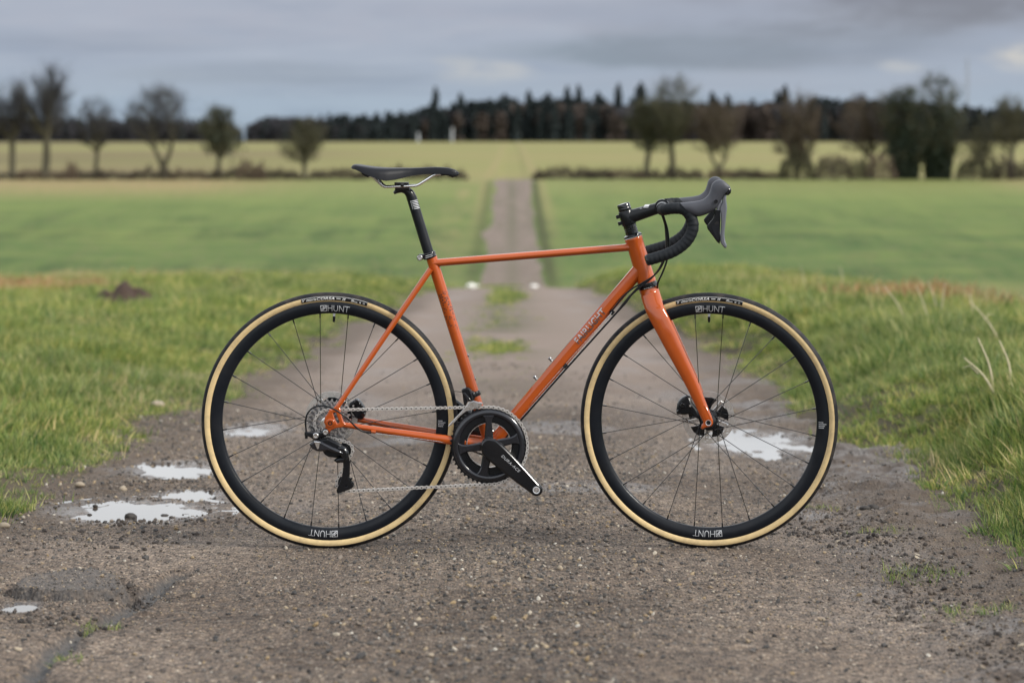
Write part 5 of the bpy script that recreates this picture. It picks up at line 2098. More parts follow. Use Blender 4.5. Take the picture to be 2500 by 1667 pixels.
# ---------- fork (turned with the bars)
mb = MB()
crown_p = [PS(1585, 707), PS(1590, 730), PS(1600, 762)]
fpix = [(1586.5, 716, .0258, .012), (1598, 752, .0250, .035), (1616.5, 790, .0240, .050), (1640, 838, .0222, .054), (1664, 886, .0196, .0555), (1688, 934, .0172, .056), (1706, 975, .0150, .0565), (1718, 1003, .0140, .057), (1727, 1023, .0135, .0572)]
for sg in (-1, 1):
    cs_ = []
    for px, py, hw, yo in fpix:
        q = PS(px, py, -yo)
        cs_.append((Vector((q.x, YB + sg * yo, q.z)), hw, .011 if yo > .04 else .018))
    ctr = catmull([c_[0] for c_ in cs_], 5)
    K_ = len(ctr)
    hw = np.interp(np.linspace(0, 1, K_), np.linspace(0, 1, len(cs_)), [c_[1] for c_ in cs_])
    tw2 = np.interp(np.linspace(0, 1, K_), np.linspace(0, 1, len(cs_)), [c_[2] for c_ in cs_])
    secs = []
    for i, p in enumerate(ctr):
        tg = (ctr[min(i + 1, K_ - 1)] - ctr[max(i - 1, 0)])
        tg.y = 0
        tg.normalize()
        u = Vector((-tg.z, 0, tg.x))
        if u.x < 0:
            u = -u
        secs.append([p + u * hw[i] * math.copysign(abs(math.cos(a)) ** .85, math.cos(a)) + Vector((0, 1, 0)) * tw2[i] * math.copysign(abs(math.sin(a)) ** .85, math.sin(a)) for a in [2 * math.pi * k / 28 for k in range(28)]])
    mb.loft(secs)
# crown
secs = []
for i, s_ in enumerate(np.linspace(0, 1, 8)):
    c_ = SB + (-SU) * (.010 + .034 * s_)
    fwd = Vector((SU.z, 0, -SU.x))
    secs.append([c_ + fwd * (.0262 - .001 * s_) * math.cos(a) + Vector((0, 1, 0)) * (.0262 + .014 * s_ ** 2) * math.sin(a) for a in [2 * math.pi * k / 32 for k in range(32)]])
mb.loft(secs)
fork = build(mb, 'fork', PAINT, bike, smooth=50, xf=SR)
for sg in (-1, 1):
    mb = MB()
    pix = [(1709, 985), (1722, 985), (1735, 1010), (1740, 1024), (1741, 1032), (1738, 1039), (1730, 1042), (1722, 1044), (1715, 1048), (1711, 1044), (1713, 1037), (1717, 1031), (1716, 1024), (1710, 1012)]
    poly = [V2(PS(*q, -.062)) for q in pix]
    y0 = YB + (-.0675 if sg < 0 else .0535)
    mb.prism(poly, y0, y0 + .014, .004)
    build(mb, 'fork_tip', PAINT, fork, smooth=45, xf=SR)
mb = MB()
q = PS(1729.6, 1031.8, -.0676)
mb.lathe((q.x, YB - .0676, q.z), (0, -1, 0), [(.0062, -.002), (.0062, .0006), (.0074, .0010), (.0074, -.002)], 26, closed=True)
build(mb, 'axle_ring', SILVER, fork, xf=SR)
mb = MB()
mb.lathe((q.x, YB - .0682, q.z), (0, -1, 0), [(.0001, -.136), (.0060, -.136), (.0061, -.001), (.0056, .0), (.0034, 0), (.0028, -.0006), (.0001, -.0006)], 22)
build(mb, 'front_axle', AXLE, bike, xf=SR)
mb = MB()
q = P(806.3, 1032.4, -.071)
mb.lathe((q.x, YB - .0738, q.z), (0, -1, 0), [(.0001, -.0012), (.0030, -.0012), (.0034, 0), (.0056, .0002), (.0056, -.004), (.0001, -.004)], 22)
mb.tube([Vector((q.x, YB - .068, q.z)), Vector((q.x, YB + .07, q.z))], .005, 14)
build(mb, 'rear_axle', AXLE, bike)

# ---------- headset, spacers, stem, bar
# the bars stay level: from here on the turn is about the upright through the head
SR = Matrix.Translation(SA) @ Matrix.Rotation(STEER, 4, Vector((0, 0, 1))) @ Matrix.Translation(-SA)
mb = MB()
lo = SB - SU * .0008
mb.lathe(lo, -SU, [(.016, 0), (.0246, 0), (.0262, .0012), (.0262, .0058), (.0252, .0064), (.0252, .0074), (.0268, .0082), (.0268, .0125), (.0255, .0135), (.016, .0135)], 40)
hs = build(mb, 'headset', GLOSS, bike)
fw_ = Vector((SU.z, 0, -SU.x))
mb = MB()
tvv, tf = text_tris('hope', 1, .15, 1.1, .02)
out = []
for x_, y_ in tvv:
    off = -.013 + x_ * .020
    R_ = .0270
    p = lo - SU * (.0118 - y_ * .0026) + fw_ * off
    out.append(Vector((p.x, YB - math.sqrt(R_ * R_ - off * off) - .0004, p.z)))
mb.add(out, tf)
build(mb, 'lettering', WHITEP, hs, smooth=0)
mb = MB()
mb.lathe(SA + SU * .0035, SU, [(.016, -.004), (.0242, -.004), (.0246, -.002), (.0238, .0005), (.0205, .0028), (.0172, .004), (.016, .004)], 40)
build(mb, 'headset_cover', GLOSS, bike, xf=SR)
for h0, h1 in ((.0078, .0172), (.0176, .0225), (.0229, .0322)):
    mb = MB()
    mb.lathe(SA, SU, [(.0145, h0), (.0166, h0), (.0172, h0 + .0006), (.0172, h1 - .0006), (.0166, h1), (.0145, h1)], 36)
    build(mb, 'spacer', GLOSS, bike, xf=SR)
CL = PS(1617, 505.5)            # bar clamp centre
sc0 = SA + SU * .0515           # middle of the steerer clamp
mb = MB()
mb.lathe(SA, SU, [(.0145, .0326), (.0185, .0326), (.0192, .0340), (.0192, .0700), (.0185, .0712), (.0145, .0712)], 36)
s0, s1 = sc0, CL
sdir2 = (s1 - s0).normalized()
upv = Vector((-sdir2.z, 0, sdir2.x))
secs = []
for s_ in np.linspace(0, 1, 14):
    c_ = s0.lerp(s1, .06 + .80 * s_) + upv * .0008
    rz = .0182 - .0032 * s_
    ryy_ = .0180 + .003 * s_ ** 2
    secs.append([c_ + upv * rz * math.copysign(abs(math.cos(a)) ** .72, math.cos(a)) + Vector((0, 1, 0)) * ryy_ * math.copysign(abs(math.sin(a)) ** .72, math.sin(a)) for a in [2 * math.pi * k / 28 for k in range(28)]])
mb.loft(secs)
mb.lathe(CL - Vector((0, .0225, 0)), (0, 1, 0), [(.0150, 0), (.0196, 0), (.0205, .001), (.0205, .044), (.0196, .045), (.0150, .045)], 36)
stem = build(mb, 'stem', BLACK, bike, smooth=40, xf=SR)
mb = MB()
mb.lathe(SA, SU, [(.0145, .0716), (.0168, .0716), (.0172, .0722), (.0172, .0790), (.0168, .0796), (.0168, .0800), (.0174, .0806), (.0172, .0880), (.0158, .0905), (.0050, .0918), (.0001, .0918)], 36)
build(mb, 'top_cap', GLOSS, bike, xf=SR)
for h_ in (.043, .0615):
    mb = MB()
    p = SA + SU * h_ - fw_ * .0215
    mb.box(p, (.0062, .012, .0046), R=Matrix(((fw_.x, 0, SU.x), (0, 1, 0), (fw_.z, 0, SU.z))))
    mb.tube([p + Vector((-.0015, -.0135, 0)), p + Vector((-.0015, .0135, 0))], .0034, 12)
    build(mb, 'steerer_clamp', BLACK, stem, xf=SR, smooth=30)
for (dy, ang) in ((-.013, 62), (.013, 62), (-.013, -50), (.013, -50)):
    a = math.radians(ang)
    p = CL + Vector((math.cos(a) * .0205, dy, math.sin(a) * .0205))
    dr = Vector((math.cos(a + .5), 0, math.sin(a + .5)))
    mb = MB()
    mb.tube([p - dr * .004, p + dr * .004], .0036, 12)
    build(mb, 'faceplate_bolt', AXLE, stem, xf=SR)
mb = MB()
for (x0, y0, x1, y1, x2, y2, x3, y3) in [(1570.5, 507.2, 1582.5, 506.2, 1583.0, 507.2, 1571.0, 508.2), (1562, 508.6, 1568, 508.1, 1568.4, 509.2, 1562.5, 509.7)]:
    mb.add([PS(x0, y0, -.0195), PS(x1, y1, -.0198), PS(x2, y2, -.0198), PS(x3, y3, -.0195)], [(0, 1, 2, 3)])
qs = [(1571, 505.5), (1583.5, 504.6), (1586.5, 499.0), (1575, 499.6)]
mb.add([PS(px, py, -(.0192 if py > 503 else .0165)) for px, py in qs], [(0, 1, 2, 3)])
build(mb, 'print', SILVER, stem, smooth=0, xf=SR)

near = [CL + Vector((0, -.0235, 0)), CL + Vector((0, -.11, 0)), CL + Vector((.001, -.165, 0)), CL + Vector((.006, -.192, .0)), PS(1640, 509, -.2085), PS(1662, 509.5, -.212), PS(1676, 516, -.213), PS(1686.5, 530, -.214), PS(1692, 548, -.215), PS(1689, 567, -.216), PS(1675.5, 590, -.217), PS(1651.5, 609.5, -.218), PS(1623, 622.5, -.220), PS(1580.5, 635.5, -.222)]
mb = MB()
mb.tube([CL + Vector((0, -.20, 0)).lerp(Vector((0, 0, 0)), .15), CL + Vector((0, .17, 0))], .0158, 24)
barc = build(mb, 'handlebar', BLACK, bike, xf=SR)
for sg in (1, -1):
    pts = near if sg > 0 else [mirror(q) for q in near[:-1]] + [mirror(near[-1]) + Vector((-.006, 0, -.0018))]
    pl = resample(catmull(pts, 10), .0022)
    K_ = len(pl)
    rs, dist = [], 0.
    for i in range(K_):
        if i:
            dist += (pl[i] - pl[i - 1]).length
        s_ = (dist / .0125) % 1
        r = .0141 + .0011 * (s_ if s_ < .85 else (1 - s_) / .15 * .85)
        rs.append(r)
    rs[-1] = .0125
    rs[0] = .0150
    mb = MB()
    mb.tube(pl, rs, 20)
    build(mb, 'bar_tape', TAPE, barc, xf=SR, smooth=40)
    mb = MB()
    e0, e1 = pl[-1], pl[-2]
    dr = (e0 - e1).normalized()
    mb.lathe(e0 - dr * .001, dr, [(.0138, 0), (.0142, .001), (.0138, .004), (.0105, .006), (.0001, .0066)], 20)
    build(mb, 'bar_plug', GLOSS, barc, xf=SR)

# brake and shift levers
kx = 400 / 1845
c1 = lambda a, b_, y_=0.: PS(1450 + a * kx, 400 + b_ * kx, y_)
HOOD = [((968, 440), (1085, 566), .0150), ((1060, 430), (1165, 594), .0172), ((1150, 420), (1245, 578), .0168), ((1230, 398), (1335, 535), .0165), ((1285, 350), (1385, 494), .0160), ((1310, 290), (1425, 428), .0160), ((1328, 232), (1470, 362), .0168), ((1365, 192), (1520, 318), .0166), ((1415, 178), (1538, 280), .0140), ((1462, 190), (1532, 252), .0085)]
LEV = [(1448, 372), (1478, 338), (1492, 352), (1489, 398), (1497, 470), (1499, 500), (1492, 560), (1484, 640), (1474, 740), (1470, 800), (1478, 870), (1495, 915), (1494, 940), (1474, 950), (1450, 925), (1424, 884), (1422, 850), (1428, 760), (1432, 660), (1428, 560), (1412, 500), (1425, 470), (1442, 430)]
PAD = [(1352, 512), (1400, 520), (1426, 520), (1420, 570), (1424, 640), (1420, 760), (1424, 850), (1414, 902), (1386, 880), (1330, 802), (1280, 735), (1272, 706), (1300, 668), (1338, 622), (1358, 575)]
for sg in (1, -1):
    def side(q):
        return q if sg > 0 else mirror(q)
    secs = []
    tops = catmull([(*a, w_ * 1000) for a, b_, w_ in HOOD], 4)
    lows = catmull([(*b_, 0) for a, b_, w_ in HOOD], 4)
    for tq, lq in zip(tops, lows):
        a, b_ = c1(tq.x, tq.y, -.214), c1(lq.x, lq.y, -.214)
        c_, hv = (a + b_) / 2, (a - b_) / 2
        w_ = tq.z / 1000
        secs.append([side(c_ + hv * math.copysign(abs(math.cos(an)) ** .8, math.cos(an)) + Vector((0, w_ * math.copysign(abs(math.sin(an)) ** .85, math.sin(an)), 0))) for an in [2 * math.pi * k / 24 for k in range(24)]])
    mb = MB()
    mb.loft(secs)
    sh = build(mb, 'shifter', HOODM, bike, xf=SR, smooth=60, label='grey rubber hood nearer the camera' if sg > 0 else 'grey rubber hood on the far side of the bar')
    # front pivot body
    mb = MB()
    poly = [V2(c1(*q, -.214)) for q in [(1505, 258), (1536, 272), (1546, 300), (1540, 330), (1512, 356), (1484, 352), (1470, 330)]]
    yl, yh = YB - .214 - .0125, YB - .214 + .0125
    if sg < 0:
        yl, yh = 2 * YB - yh, 2 * YB - yl
    mb.prism(poly, yl, yh, .004)
    build(mb, 'name_plate', GLOSS, sh, xf=SR, smooth=40)
    mb = MB()
    yl, yh = YB - .214 - .0085, YB - .214 + .0075
    if sg < 0:
        yl, yh = 2 * YB - yh, 2 * YB - yl
    mb.prism([V2(c1(*q, -.214)) for q in LEV], yl, yh, .0030)
    build(mb, 'brake_lever', LEVM, sh, xf=SR, smooth=50)
    mb = MB()
    yl, yh = YB - .214 - .0045, YB - .214 + .0125
    if sg < 0:
        yl, yh = 2 * YB - yh, 2 * YB - yl
    mb.prism([V2(c1(*q, -.214)) for q in PAD], yl, yh, .0026)
    build(mb, 'shift_paddle', BLACK, sh, xf=SR, smooth=50)
    mb = MB()
    mb.prism([V2(c1(*q, -.218)) for q in [(1418, 640), (1422, 850), (1404, 868), (1330, 745), (1322, 712), (1380, 652)]], (yl - .0008) if sg > 0 else yh - .001, (yl + .001) if sg > 0 else yh + .0008, .0004)
    build(mb, 'paddle_face', RUBBER, sh, xf=SR, smooth=30)
    q = c1(1376, 424, -.232)
    mb = MB()
    pq = side(q)
    mb.lathe(pq, (0, -sg, 0), [(.0028, -.003), (.0046, -.003), (.0046, .0006), (.0028, .0006)], 18, closed=True)
    build(mb, 'hood_screw', GLOSS, sh, xf=SR)

# ---------- cables and hoses
def cable(name, pts, r=.0023, m=CABLE, sub=8, parent=bike):
    mb = MB()
    mb.tube(catmull(pts, sub), r, 10)
    return build(mb, name, m, parent, smooth=60)


s1_ = lambda a, b_, y_: SR @ c1(a, b_, y_)
p1 = lambda a, b_, y_: P(1450 + a * kx, 400 + b_ * kx, y_)
cable('brake_hose', [s1_(775, 560, -.07), s1_(800, 640, -.06), s1_(828, 740, -.05), s1_(842, 860, -.045), s1_(838, 980, -.042), s1_(815, 1110, -.040), s1_(770, 1230, -.036), s1_(722, 1335, -.030), p1(716, 1400, -.012), p1(716, 1450, .004)], .0025)
cable('gear_cable', [s1_(760, 565, -.06), s1_(790, 650, -.055), s1_(815, 760, -.05), s1_(822, 900, -.046), s1_(800, 1060, -.044), p1(745, 1180, -.042), p1(660, 1270, -.036), p1(540, 1345, -.030), p1(440, 1400, -.024), P(1521, 724, -.021), P(1499, 752, -.019), P(1493, 760, -.018)], .0022)
cable('gear_cable', [s1_(765, 565, .05), s1_(805, 650, .03), s1_(835, 780, .0), s1_(832, 930, -.02), s1_(790, 1080, -.034), p1(728, 1195, -.038), p1(650, 1285, -.034), p1(545, 1372, -.030), p1(430, 1470, -.022), P(1528, 739, -.020), P(1508, 761, -.016), P(1498, 770, -.012)], .0022)
cable('brake_hose', [s1_(770, 565, -.03), s1_(800, 680, -.02), s1_(812, 820, -.02), s1_(812, 960, -.028), s1_(770, 1110, -.036), p1(700, 1230, -.035), p1(600, 1325, -.030), P(1560, 700, -.026), P(1535, 726, -.016), P(1506, 762, -.010), P(1495, 775, -.010), P(1380, 903, -.008), P(1290, 1005, -.008), P(1235, 1068, -.006), P(1215, 1098, .004)], .0025)
# bare gear wire under the down tube and its guide
cable('gear_wire', [P(1494, 762, -.016), P(1380, 890, -.014), P(1290, 993, -.013), P(1228, 1064, -.010), P(1205, 1106, -.004)], .0007, STEEL, 3)
cable('gear_wire', [P(1497, 768, -.012), P(1380, 898, -.010), P(1290, 1000, -.010), P(1228, 1070, -.008), P(1203, 1108, 0.)], .0007, STEEL, 3)
for (px, py) in [(1495, 763), (1380, 893)]:
    mb = MB()
    q = P(px, py, -.012)
    dr = (P(1380, 893) - P(1495, 763)).normalized()
    mb.tube([q - dr * .006, q + dr * .006], .0046, 10)
    mb.box(q + Vector((-.004, .003, .004)), (.004, .005, .004))
    build(mb, 'cable_guide', BLACK, frame)
cable('rear_brake_hose', [P(1180, 1110, .02), P(1090, 1078, .045), P(1000, 1062, .054), P(930, 1050, .060), P(900, 1035, .066), P(876, 1020, .068)], .0024)
k3 = 240 / 1254
p3 = lambda a, b_, y_: P(720 + a * k3, 920 + b_ * k3, y_)
cable('derailleur_cable', [p3(975, 712, -.066), p3(880, 698, -.068), p3(800, 655, -.073), p3(730, 590, -.080), p3(650, 510, -.086), p3(540, 435, -.090), p3(430, 382, -.090), p3(320, 368, -.088), p3(220, 400, -.086), p3(155, 480, -.084), p3(136, 580, -.082), p3(143, 680, -.080), p3(146, 720, -.079)], .0023)
cable('gear_wire', [p3(975, 714, -.066), P(1000, 1067.5, -.058), P(1100, 1083, -.040), P(1170, 1106, -.012)], .0006, STEEL, 3)

# ---------- drivetrain
def toothed(c, n_teeth, r_root, r_tip, y0, y1, holes=(), phase=0., m=0, mb=None, bevel=0.):
    pts = []
    for i in range(n_teeth):
        for da, r in ((-.30, r_root), (-.13, r_tip), (.13, r_tip), (.30, r_root)):
            a = 2 * math.pi * (i + da) / n_teeth + phase
            pts.append((c.x + r * math.cos(a), c.z + r * math.sin(a)))
    mb = mb or MB()
    mb.prism(pts, y0, y1, bevel, holes, m)
    return mb


def circle(c, r, n=64):
    return [(c.x + r * math.cos(2 * math.pi * i / n), c.z + r * math.sin(2 * math.pi * i / n)) for i in range(n)]


CR = P(1194.2, 1086.8, -.045)            # chainring centre (same axis as BB)
CR = Vector((BB.x, YB - .045, BB.z))
crank = empty('crankset', CR, bike, 'black crankset with two chainrings and no pedal')
YC = YB - .045
mb = toothed(CR, 50, .0985, .1030, YC - .0015, YC + .0015, [circle(CR, .0900, 72)])
build(mb, 'chainring', BLACK, crank, smooth=30, label='large outer chainring')
mb = MB()
mb.lathe((CR.x, YC, CR.z), (0, -1, 0), [(.0775, -.003), (.0775, .0010), (.0785, .0042), (.0815, .0074), (.0860, .0088), (.0905, .0074), (.0945, .0042), (.0968, .0008), (.0968, -.001), (.094, -.003)], 96, closed=True)
build(mb, 'chainring_face', GREYM, crank, smooth=50)
mb = MB()
mb.prism(circle(CR, .0800, 72), YC - .0010, YC + .0030, 0, [circle(CR, .0645, 64)])
build(mb, 'ring_web', BLACK, crank, smooth=30)
mb = toothed(CR, 34, .0665, .0705, YC + .0060, YC + .0088, [circle(CR, .0585, 64)])
build(mb, 'chainring', BLACK, crank, smooth=30, label='small inner chainring')
mb = MB()
mb.lathe((CR.x, YC + .0056, CR.z), (0, -1, 0), [(.0575, -.004), (.0575, .001), (.0592, .001), (.0592, -.004)], 64, closed=True)
build(mb, 'ring_edge', STEEL, crank, smooth=40)
# spider arms
def armpoly(ang, r0, r1, w0, w1, flare=0.):
    a = math.radians(ang)
    u, w = Vector((math.cos(a), math.sin(a))), Vector((-math.sin(a), math.cos(a)))
    o = Vector((CR.x, CR.z))
    pts = []
    for s_ in np.linspace(0, 1, 7):
        r = r0 + (r1 - r0) * s_
        wd = w0 + (w1 - w0) * s_ + flare * max(0, s_ - .66) ** 2 * 9
        pts.append((r, wd))
    left = [tuple(o + u * r + w * wd) for r, wd in pts]
    right = [tuple(o + u * r - w * wd) for r, wd in reversed(pts)]
    return left + right


for ang, w0, w1, fl_ in [(91, .0125, .0065, .012), (13, .0115, .0085, .010), (187, .0115, .0085, .010), (259, .0125, .0105, .010)]:
    mb = MB()
    mb.prism(armpoly(ang, .012, .0815, w0, w1, fl_), YC - .0075, YC + .004, .0034)
    build(mb, 'spider_arm', GREYM, crank, smooth=50)
for ang in (91, 13, 187, 259):
    a = math.radians(ang)
    mb = MB()
    mb.lathe((CR.x + .055 * math.cos(a), YC + .012, CR.z + .055 * math.sin(a)), (0, -1, 0), [(.0001, 0), (.0045, 0), (.0045, .006), (.0001, .006)], 14)
    build(mb, 'chainring_bolt', STEEL, crank)
mb = MB()
mb.lathe((CR.x, YC, CR.z), (0, -1, 0), [(.0001, -.02), (.020, -.02), (.022, -.004), (.0225, .0105), (.020, .0135), (.0135, .0145), (.0130, .0125), (.0001, .0125)], 32)
build(mb, 'axle_cap', GREYM, crank, smooth=40)


def crank_arm(angle_deg, ynear, thick, name, label, text=False, tip=None):
    e = tip
    o = Vector((CR.x, CR.z))
    u = (Vector((e.x, e.z)) - o)
    ln = u.length
    u.normalize()
    w = Vector((-u.y, u.x))
    pts = []
    prof = [(-.022, .004), (-.020, .011), (-.014, .0175), (.0, .0265), (.020, .0272), (.045, .0264), (.08, .0240), (.12, .0206), (ln - .012, .0170)]
    left = [o + u * s_ + w * wd for s_, wd in prof]
    right = [o + u * s_ - w * wd for s_, wd in reversed(prof)]
    endc = [o + u * ln + (u * math.cos(a) - w * math.sin(a) * -1) * .0167 for a in np.linspace(math.pi / 2, -math.pi / 2, 11)[1:-1]]
    poly = [tuple(p) for p in left] + [tuple(p) for p in endc] + [tuple(p) for p in right]
    hole = [(o + u * ln + Vector((math.cos(a), math.sin(a))) * .0073) for a in np.linspace(0, 2 * math.pi, 25)[:-1]]
    mb = MB()
    mb.prism(poly, ynear, ynear + thick, .0052, [[tuple(p) for p in hole]])
    # outward offset: the arm leans away from the frame
    for i, v in enumerate(mb.v):
        s_ = (Vector((v[0], v[2])) - o).dot(u) / ln
        sg = -1 if ynear < YB else 1
        k = max(0, min(1, s_))
        mb.v[i] = (v[0], v[1] + sg * .012 * k + (sg * -.0 * k), v[2])
    a_ = build(mb, name, GLOSS, crank, smooth=50, label=label)
    mb = MB()
    h3 = o + u * ln
    yy = ynear + (-.012 if ynear < YB else .012)
    mb.lathe((h3.x, yy - .0003, h3.y), (0, -1, 0), [(.0074, -.004), (.0074, .0004), (.0092, .0004), (.0092, -.004)], 26, closed=True)
    build(mb, 'pedal_thread', SILVER, a_)
    if text:
        tvv, tf = text_tris('DURA-ACE', 1, .2, 1.15, -.008)
        mb = MB()
        out = []
        for x_, y_ in tvv:
            s_ = .040 + x_ * .062
            off = .0065 + (y_ - .5) * .0072
            p = o + u * s_ + w * off
            out.append(Vector((p.x, ynear - .012 * s_ / ln - .0006, p.y)))
        mb.add(out, tf)
        build(mb, 'lettering', SILVER, a_, smooth=0)
    return a_


tip = P(1309.5, 1196, -.082)
crank_arm(0, YC - .0255, .0155, 'crank_arm', 'crank arm nearer the camera, with a pedal hole at its end', True, tip)
o_ = Vector((CR.x, 0, CR.z))
tipL = Vector((2 * CR.x - tip.x, 0, 2 * CR.z - tip.z))
mb = None
crank_arm(0, YB + .056, .0145, 'crank_arm', 'crank arm on the far side, seen behind the rear wheel', False, tipL)
mb = MB()
mb.tube([Vector((CR.x, YB - .05, CR.z)), Vector((CR.x, YB + .07, CR.z))], .012, 20)
build(mb, 'axle', AXLE, crank)

# cassette
cass = empty('cassette', RW, bike, 'silver cassette of eleven sprockets')
cogs = [11, 12, 13, 14, 15, 17, 19, 21, 23, 25, 28]
for i, n_ in enumerate(cogs):
    yc = YB - .0575 + i * .0038
    rp = n_ * .0127 / (2 * math.pi)
    C_ = Vector((RW.x, yc, RW.z))
    holes = [circle(C_, max(.0165, rp - .0125), 40)]
    ph = i * .21
    mb = toothed(C_, n_, rp - .0032, rp + .0030, yc - .0009, yc + .0009, holes, ph)
    # little shifting ramps and carrier arms keep the faces from looking like plain discs
    if n_ > 17:
        for j in range(6):
            a = 2 * math.pi * j / 6 + ph
            u = Vector((math.cos(a), 0, math.sin(a)))
            w = Vector((-math.sin(a), 0, math.cos(a)))
            c_ = C_ + u * (rp * .55)
            mb.add([c_ - u * rp * .28 - w * .004, c_ + u * rp * .28 - w * .0028, c_ + u * rp * .28 + w * .0028, c_ - u * rp * .28 + w * .004], [(0, 1, 2, 3)])
            b0 = C_ + u * (rp - .0065) + Vector((0, -.0012, 0))
            mb.lathe(b0, (0, -1, 0), [(.0001, -.0006), (.0017, -.0006), (.0015, .0005), (.0001, .0007)], 8)
    build(mb, 'sprocket', COG2 if i % 2 else COGM, cass, smooth=30)  # every other sprocket coloured darker, imitating the shadowed gaps between them
mb = MB()
mb.lathe((RW.x, YB - .058, RW.z), (0, -1, 0), [(.010, -.036), (.0172, -.036), (.0172, 0), (.0180, .001), (.0180, .0028), (.0150, .0036), (.010, .0036)], 36)
build(mb, 'lock_ring', STEEL, cass, smooth=35)

# derailleur pulleys and chain path
YCH = YB - .0475
C1 = Vector((RW.x, RW.z))
G1 = Vector(V2(p3(628, 935, -.052)))
G2 = Vector(V2(p3(636, 1352, -.052)))
C2 = Vector((CR.x, CR.z))
r1, rg, r2 = 17 * .0127 / (2 * math.pi), 11 * .0127 / (2 * math.pi), .1011


def tangent(ca, ra, sa, cb, rb, sb):
    """line leaving circle a and joining circle b; s = +1 counter-clockwise, -1 clockwise travel"""
    dvec = cb - ca
    dd = dvec.length
    base = math.atan2(dvec.y, dvec.x)
    k = sa * ra - sb * rb
    off = math.asin(max(-1, min(1, k / dd)))
    # direction of travel
    th = base + off
    nrm = Vector((math.sin(th), -math.cos(th)))      # right-hand side of travel
    return ca + nrm * ra * sa, cb + nrm * rb * sb


# travel: top run from the cog to the ring (clockwise round the ring), back along the bottom to G2, G1, and round the cog
seq = [(C1, r1, -1), (C2, r2, -1), (G2, rg, -1), (G1, rg, 1)]
path = []


def arc(c, r, s, pa_, pb_, n=48):
    a0 = math.atan2(pa_.y - c.y, pa_.x - c.x)
    a1 = math.atan2(pb_.y - c.y, pb_.x - c.x)
    d_ = (a1 - a0) * s
    d_ = d_ % (2 * math.pi)
    return [c + Vector((math.cos(a0 + s * d_ * i / n), math.sin(a0 + s * d_ * i / n))) * r for i in range(n + 1)]


tans = [tangent(*seq[i], *seq[(i + 1) % 4]) for i in range(4)]
for i in range(4):
    c, r, s = seq[i]
    path += arc(c, r, s, tans[i - 1][1], tans[i][0])
    path += [tans[i][0].lerp(tans[i][1], .5)]
path.append(path[0])
p3d = [Vector((p.x, YCH, p.y)) for p in path]
links = resample(p3d, .0127)
chain = empty('chain', p3d[0], bike, 'silver chain over the large chainring')


def link_mesh(outer):
    mb = MB()
    hw = .0033 if outer else .0024
    L_ = .0127
    for sg in (-1, 1):
        pl = []
        for a in np.linspace(math.radians(60), math.radians(300), 9):
            pl.append((.0041 * math.cos(a), .0041 * math.sin(a)))
        pl.append((L_ / 2, -.0027))
        for a in np.linspace(math.radians(240), math.radians(480), 9):
            pl.append((L_ + .0041 * math.cos(a), .0041 * math.sin(a)))
        pl.append((L_ / 2, .0027))
        y = hw * sg
        mb.prism(pl, y - .0005, y + .0005, 0, m=0)
    for x_ in ((0, L_) if outer else ()):
        mb.lathe((x_, -.0036, 0), (0, -1, 0), [(.0001, 0), (.0020, 0), (.0019, .0005), (.0001, .0006)], 10, m=1)
        mb.tube([(x_, -.0034, 0), (x_, .0034, 0)], .0018, 8, m=1)
    if not outer:
        for x_ in (0, L_):
            mb.tube([(x_, -.0022, 0), (x_, .0022, 0)], .0038, 10, m=0)
    return mb


CH_D = mat('chain_pin_dark', (.12, .115, .11), .35, .9)
lm = []
for outer in (True, False):
    mb = link_mesh(outer)
    me = bpy.data.meshes.new('chain_link')
    me.from_pydata(mb.v, [], mb.f)
    me.materials.append(CHAINM)
    me.materials.append(CH_D)
    me.polygons.foreach_set('material_index', np.array(mb.m, dtype=np.int32))
    me.update()
    lm.append(me)
for i in range(len(links) - 2):
    a, b_ = links[i], links[i + 1]
    dr = (b_ - a).normalized()
    o = bpy.data.objects.new('chain_link', lm[i % 2])
    put(o, chain, a)
    o.rotation_euler = (0, -math.atan2(dr.z, dr.x), 0)

# rear derailleur
der = empty('rear_derailleur', p3(300, 760, -.07), bike, 'black rear derailleur below the cassette')
mb = MB()
mb.prism([V2(p3(*q, -.074)) for q in [(365, 660), (400, 655), (432, 690), (425, 735), (385, 760), (330, 775), (300, 800), (250, 800), (200, 770), (150, 745), (150, 700), (200, 700), (240, 705), (300, 715), (345, 700)]], YB - .080, YB - .066, .003)
build(mb, 'hanger_link', BLACK, der, smooth=45)
for (a, b_, r) in ((390, 708, .0068), (265, 752, .0076)):
    q = p3(a, b_, -.083)
    mb = MB()
    mb.lathe((q.x, YB - .0815, q.z), (0, -1, 0), [(.0001, -.004), (r, -.004), (r, .002), (r * .85, .0032), (r * .5, .0032), (r * .42, .0008), (.0001, .0008)], 22)
    build(mb, 'pivot_bolt', STEEL, der)
q = p3(146, 735, -.078)
mb = MB()
mb.lathe((q.x, q.y, q.z + .008), (0, 0, -1), [(.0022, 0), (.0046, .0005), (.0050, .003), (.0050, .010), (.0038, .0115), (.0036, .018), (.0001, .019)], 16)
build(mb, 'barrel_adjuster', BLACK, der)
mb = MB()
mb.prism([V2(p3(*q, -.086)) for q in [(185, 850), (250, 805), (330, 812), (400, 850), (480, 890), (560, 925), (620, 960), (610, 985), (520, 960), (430, 935), (330, 945), (280, 940), (215, 905), (200, 880)]], YB - .096, YB - .078, .0045)
build(mb, 'outer_plate', GREYM, der, smooth=50)
mb = MB()
mb.prism([V2(p3(*q, -.075)) for q in [(190, 860), (300, 800), (420, 780), (560, 850), (620, 890), (620, 1010), (520, 1030), (430, 1020), (380, 990), (350, 940)]], YB - .078, YB - .056, .004)
build(mb, 'inner_plate', BLACK, der, smooth=45)
mb = MB()
